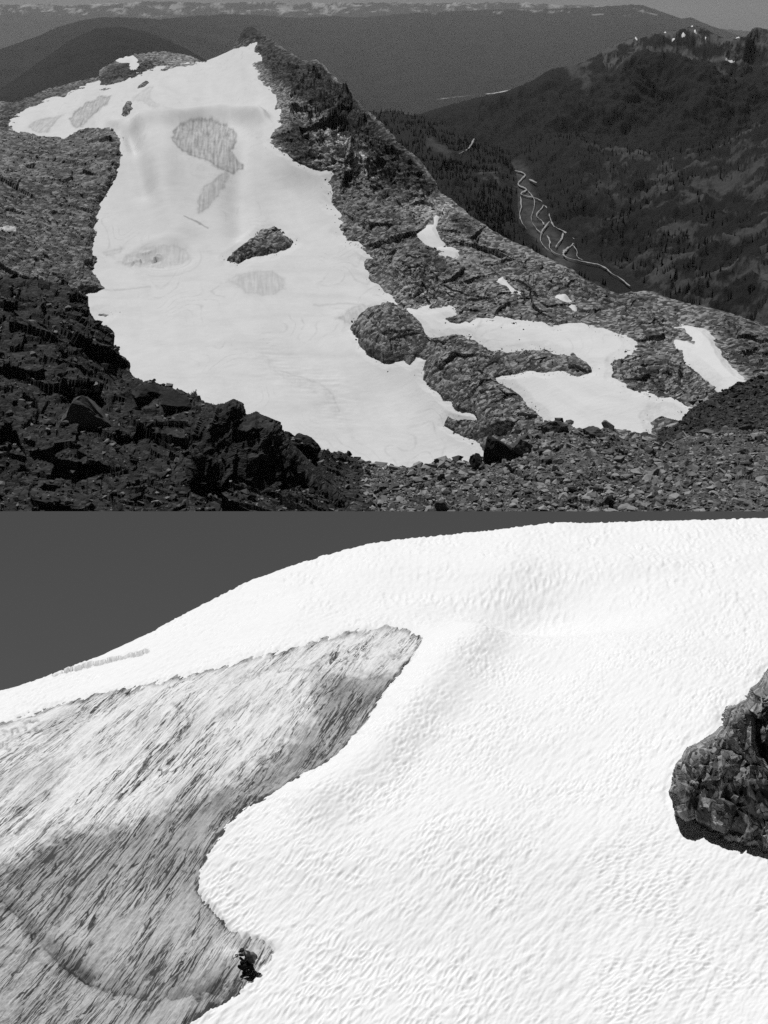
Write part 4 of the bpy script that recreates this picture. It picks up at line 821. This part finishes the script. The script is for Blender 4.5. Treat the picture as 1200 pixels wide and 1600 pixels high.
# rock outcrop breaking through the snow at the right
opoly = [(1480, 1010), (1440, 930), (1370, 905), (1310, 945), (1260, 985), (1225, 1015), (1200, 1042), (1185, 1065), (1170, 1075), (1165, 1090), (1150, 1098), (1135, 1105), (1130, 1120), (1128, 1135), (1115, 1148), (1095, 1160), (1075, 1168), (1065, 1185), (1055, 1200), (1052, 1225), (1046, 1240), (1055, 1262), (1056, 1285), (1075, 1295), (1100, 1308), (1130, 1320), (1165, 1332), (1200, 1340), (1260, 1352), (1330, 1368), (1410, 1360), (1470, 1290), (1500, 1150)]
foot = lambda uu: curve([(1040, 1275), (1056, 1288), (1100, 1308), (1165, 1332), (1200, 1340), (1330, 1368), (1410, 1360), (1500, 1290)], uu)
def odepth(uu, vv):
    fv = foot(uu); Yf = ld(uu, fv)
    return Yf + (fv - vv) * 0.0085 * LSC
ro, (ou, ov, oP, oN, oq) = relief('rock_outcrop', opoly, odepth, 3.0, 24, M['lower_rock'], 0.62, 701, 1.5, 'jagged dark rock outcrop breaking out of the near snow at the right edge', 'rock outcrop', su=1.1)
RNG = np.random.default_rng(5)
meshes = {}
for k in range(60):
    while True:
        i, j = RNG.integers(ou.shape[0]), RNG.integers(ou.shape[1])
        if oq[i, j] > 3 and ou[i, j] < 1215: break
    pale = RNG.random() < 0.22
    pi = int(RNG.integers(len(PROTO)))
    if (pi, pale) not in meshes:
        me = raw_mesh('rock', PROTO[pi][0], PROTO[pi][1], smooth=False); me.materials.append(M['lower_pale'] if pale else M['lower_rock']); meshes[(pi, pale)] = me
    o = bpy.data.objects.new('rock', meshes[(pi, pale)]); COL.objects.link(o); o.parent = ro
    m = oP[i, j, 1] / F / 0.8; r = m * (RNG.uniform(3, 8) if pale else RNG.uniform(4, 13))
    Rm = rot_mats(1)[0]; mt = np.eye(4); mt[:3, :3] = Rm @ np.diag([r, r * 0.8, r * 0.9]); mt[:3, 3] = oP[i, j] - oN[i, j] * r * 0.45
    o.matrix_local = Matrix(mt.tolist())

# ------------------------------------------------------------------ the person crouching on the ice
M['cloth'] = plain('black_jacket_cloth', 0.03, 0.8, 0.2, 0.3, 0.08)
M['trouser'] = plain('black_trouser_cloth', 0.010, 0.85, 0.15, 0.3, 0.08)
M['pack'] = plain('dark_grey_pack_cloth', 0.13, 0.7, 0.3, 0.25, 0.1)
M['boot'] = plain('black_boot_leather', 0.012, 0.5, 0.4, 0.3, 0.05)
M['skin'] = plain('skin', 0.25, 0.55, 0.3, 0.1, 0.05)
M['strap'] = plain('pale_strap', 0.5, 0.6, 0.3, 0.1, 0.05)
def skin_mesh(name, joints, edges, mat, parent, sub=2, root=0):
    me = bpy.data.meshes.new(name); me.from_pydata([j[:3] for j in joints], edges, [])
    o = bpy.data.objects.new(name, me); COL.objects.link(o)
    md_ = o.modifiers.new('skin', 'SKIN'); md_.use_smooth_shade = True
    for i, j in enumerate(joints):
        r = j[3]; me.skin_vertices[0].data[i].radius = (r, j[4] if len(j) > 4 else r); me.skin_vertices[0].data[i].use_root = (i == root)
    sb = o.modifiers.new('sub', 'SUBSURF'); sb.levels = sub; sb.render_levels = sub
    dg = bpy.context.evaluated_depsgraph_get(); nm = bpy.data.meshes.new_from_object(o.evaluated_get(dg)); nm.name = name
    bpy.data.objects.remove(o); nm.materials.clear()
    return link(name, nm, mat, parent)
k = np.argmin((u - 386) ** 2 + (v - 1526) ** 2); base = Is.reshape(-1, 3)[k]
pe = empty('person', tuple(base)); pe.rotation_euler = (0, 0, math.radians(12)); pe.scale = (0.92,) * 3
tag(pe, 'person in dark clothes and cap crouching on the streaked ice', 'person')
# x points right, so the person faces -x; y is away from the camera
J = [(0.19, 0, 0.36, 0.14), (0.23, 0, 0.52, 0.145), (0.19, 0, 0.70, 0.155), (0.05, 0, 0.88, 0.14), (-0.05, 0, 0.96, 0.06), (-0.12, 0, 1.00, 0.07, 0.085), (-0.145, 0, 1.09, 0.082, 0.095), (-0.15, 0, 1.14, 0.06),
     (0.15, -0.10, 0.34, 0.10), (-0.36, -0.11, 0.42, 0.055), (-0.02, -0.09, 0.12, 0.045), (-0.03, -0.11, 0.07, 0.045),
     (0.15, 0.10, 0.34, 0.10), (-0.24, 0.12, 0.42, 0.055), (0.02, 0.13, 0.12, 0.05), (-0.01, 0.13, 0.07, 0.045),
     (0.02, -0.17, 0.85, 0.06), (-0.08, -0.20, 0.68, 0.045), (-0.28, -0.08, 0.86, 0.034), (0.02, 0.17, 0.85, 0.06), (-0.10, 0.19, 0.70, 0.045), (-0.29, 0.05, 0.87, 0.034)]
E = [(0, 1), (1, 2), (2, 3), (3, 4), (4, 5), (5, 6), (6, 7), (0, 8), (8, 9), (9, 10), (10, 11), (0, 12), (12, 13), (13, 14), (14, 15), (3, 16), (16, 17), (17, 18), (3, 19), (19, 20), (20, 21)]
skin_mesh('body', J, E, M['skin'], pe)
def sub_skin(name, ids, grow, mat):
    mp = {a: i for i, a in enumerate(ids)}
    jj = [tuple(J[a][:3]) + tuple(r + grow for r in (J[a][3:] if len(J[a]) > 4 else (J[a][3],) * 2)) for a in ids]
    return skin_mesh(name, jj, [(mp[a], mp[b]) for a, b in E if a in mp and b in mp], mat, pe)
sub_skin('jacket', [0, 1, 2, 3, 4, 16, 17, 18, 19, 20, 21], 0.022, M['cloth'])
sub_skin('trousers', [0, 8, 9, 10, 12, 13, 14], 0.024, M['trouser'])
def lump(name, loc, scale, rot, mat, parent, seed=1, sub=3, rough_=0.05):
    bm = bmesh.new(); bmesh.ops.create_icosphere(bm, subdivisions=sub, radius=1.0)
    for q in bm.verts:
        p = Vector(q.co); m_ = max(abs(p.x), abs(p.y), abs(p.z)); p = p * (1 + 0.35 * (1 - m_))
        q.co = p
    me = bpy.data.meshes.new(name); bm.to_mesh(me); bm.free()
    for f in me.polygons: f.use_smooth = True
    o = link(name, me, mat, parent); o.location = loc; o.scale = scale; o.rotation_euler = rot; return o
for y in (-0.11, 0.13):
    bt = lump('boot', (-0.06, y, 0.055), (0.15, 0.055, 0.06), (0, 0, 0), M['boot'], pe)
    lump('sole', (0, 0, -0.75), (1.03, 1.05, 0.3), (0, 0, 0), M['boot'], bt)
cap = lump('cap', (-0.145, 0, 1.125), (0.105, 0.095, 0.07), (0, -0.25, 0), M['cloth'], pe)
lump('brim', (-1.0, 0, -0.45), (0.6, 0.8, 0.12), (0, 0, 0), M['cloth'], cap)
bp = lump('backpack', (0.31, 0, 0.74), (0.11, 0.14, 0.20), (0, -0.45, 0), M['pack'], pe)
lump('pocket', (0.55, 0, -0.35), (0.6, 0.8, 0.4), (0, 0, 0), M['cloth'], bp)
lump('buckle', (0.95, -0.35, -0.75), (0.3, 0.2, 0.16), (0, 0.4, 0), M['strap'], bp)
def hand(loc, sgn):
    hb = [(loc[0], loc[1], loc[2], 0.030, 0.018), (loc[0] - 0.075, loc[1], loc[2] + 0.012, 0.038, 0.016)]; eb = [(0, 1)]
    h_ = skin_mesh('hand', hb, eb, M['cloth'], pe, 1)
    for f in range(4):
        yy = loc[1] + (f - 1.5) * 0.02; ln = (0.062, 0.075, 0.07, 0.055)[f]
        skin_mesh('finger', [(loc[0] - 0.06, yy, loc[2] + 0.012, 0.009), (loc[0] - 0.075 - ln * 0.5, yy, loc[2] + 0.012, 0.009), (loc[0] - 0.08 - ln * 0.8, yy, loc[2] - 0.012, 0.008)], [(0, 1), (1, 2)], M['cloth'], h_, 1)
    skin_mesh('thumb', [(loc[0] - 0.02, loc[1] + sgn * 0.025, loc[2] + 0.005, 0.011), (loc[0] - 0.055, loc[1] + sgn * 0.055, loc[2] - 0.005, 0.010), (loc[0] - 0.09, loc[1] + sgn * 0.05, loc[2] - 0.015, 0.009)], [(0, 1), (1, 2)], M['cloth'], h_, 1)
hand((-0.30, -0.07, 0.87), 1); hand((-0.31, 0.04, 0.88), -1)
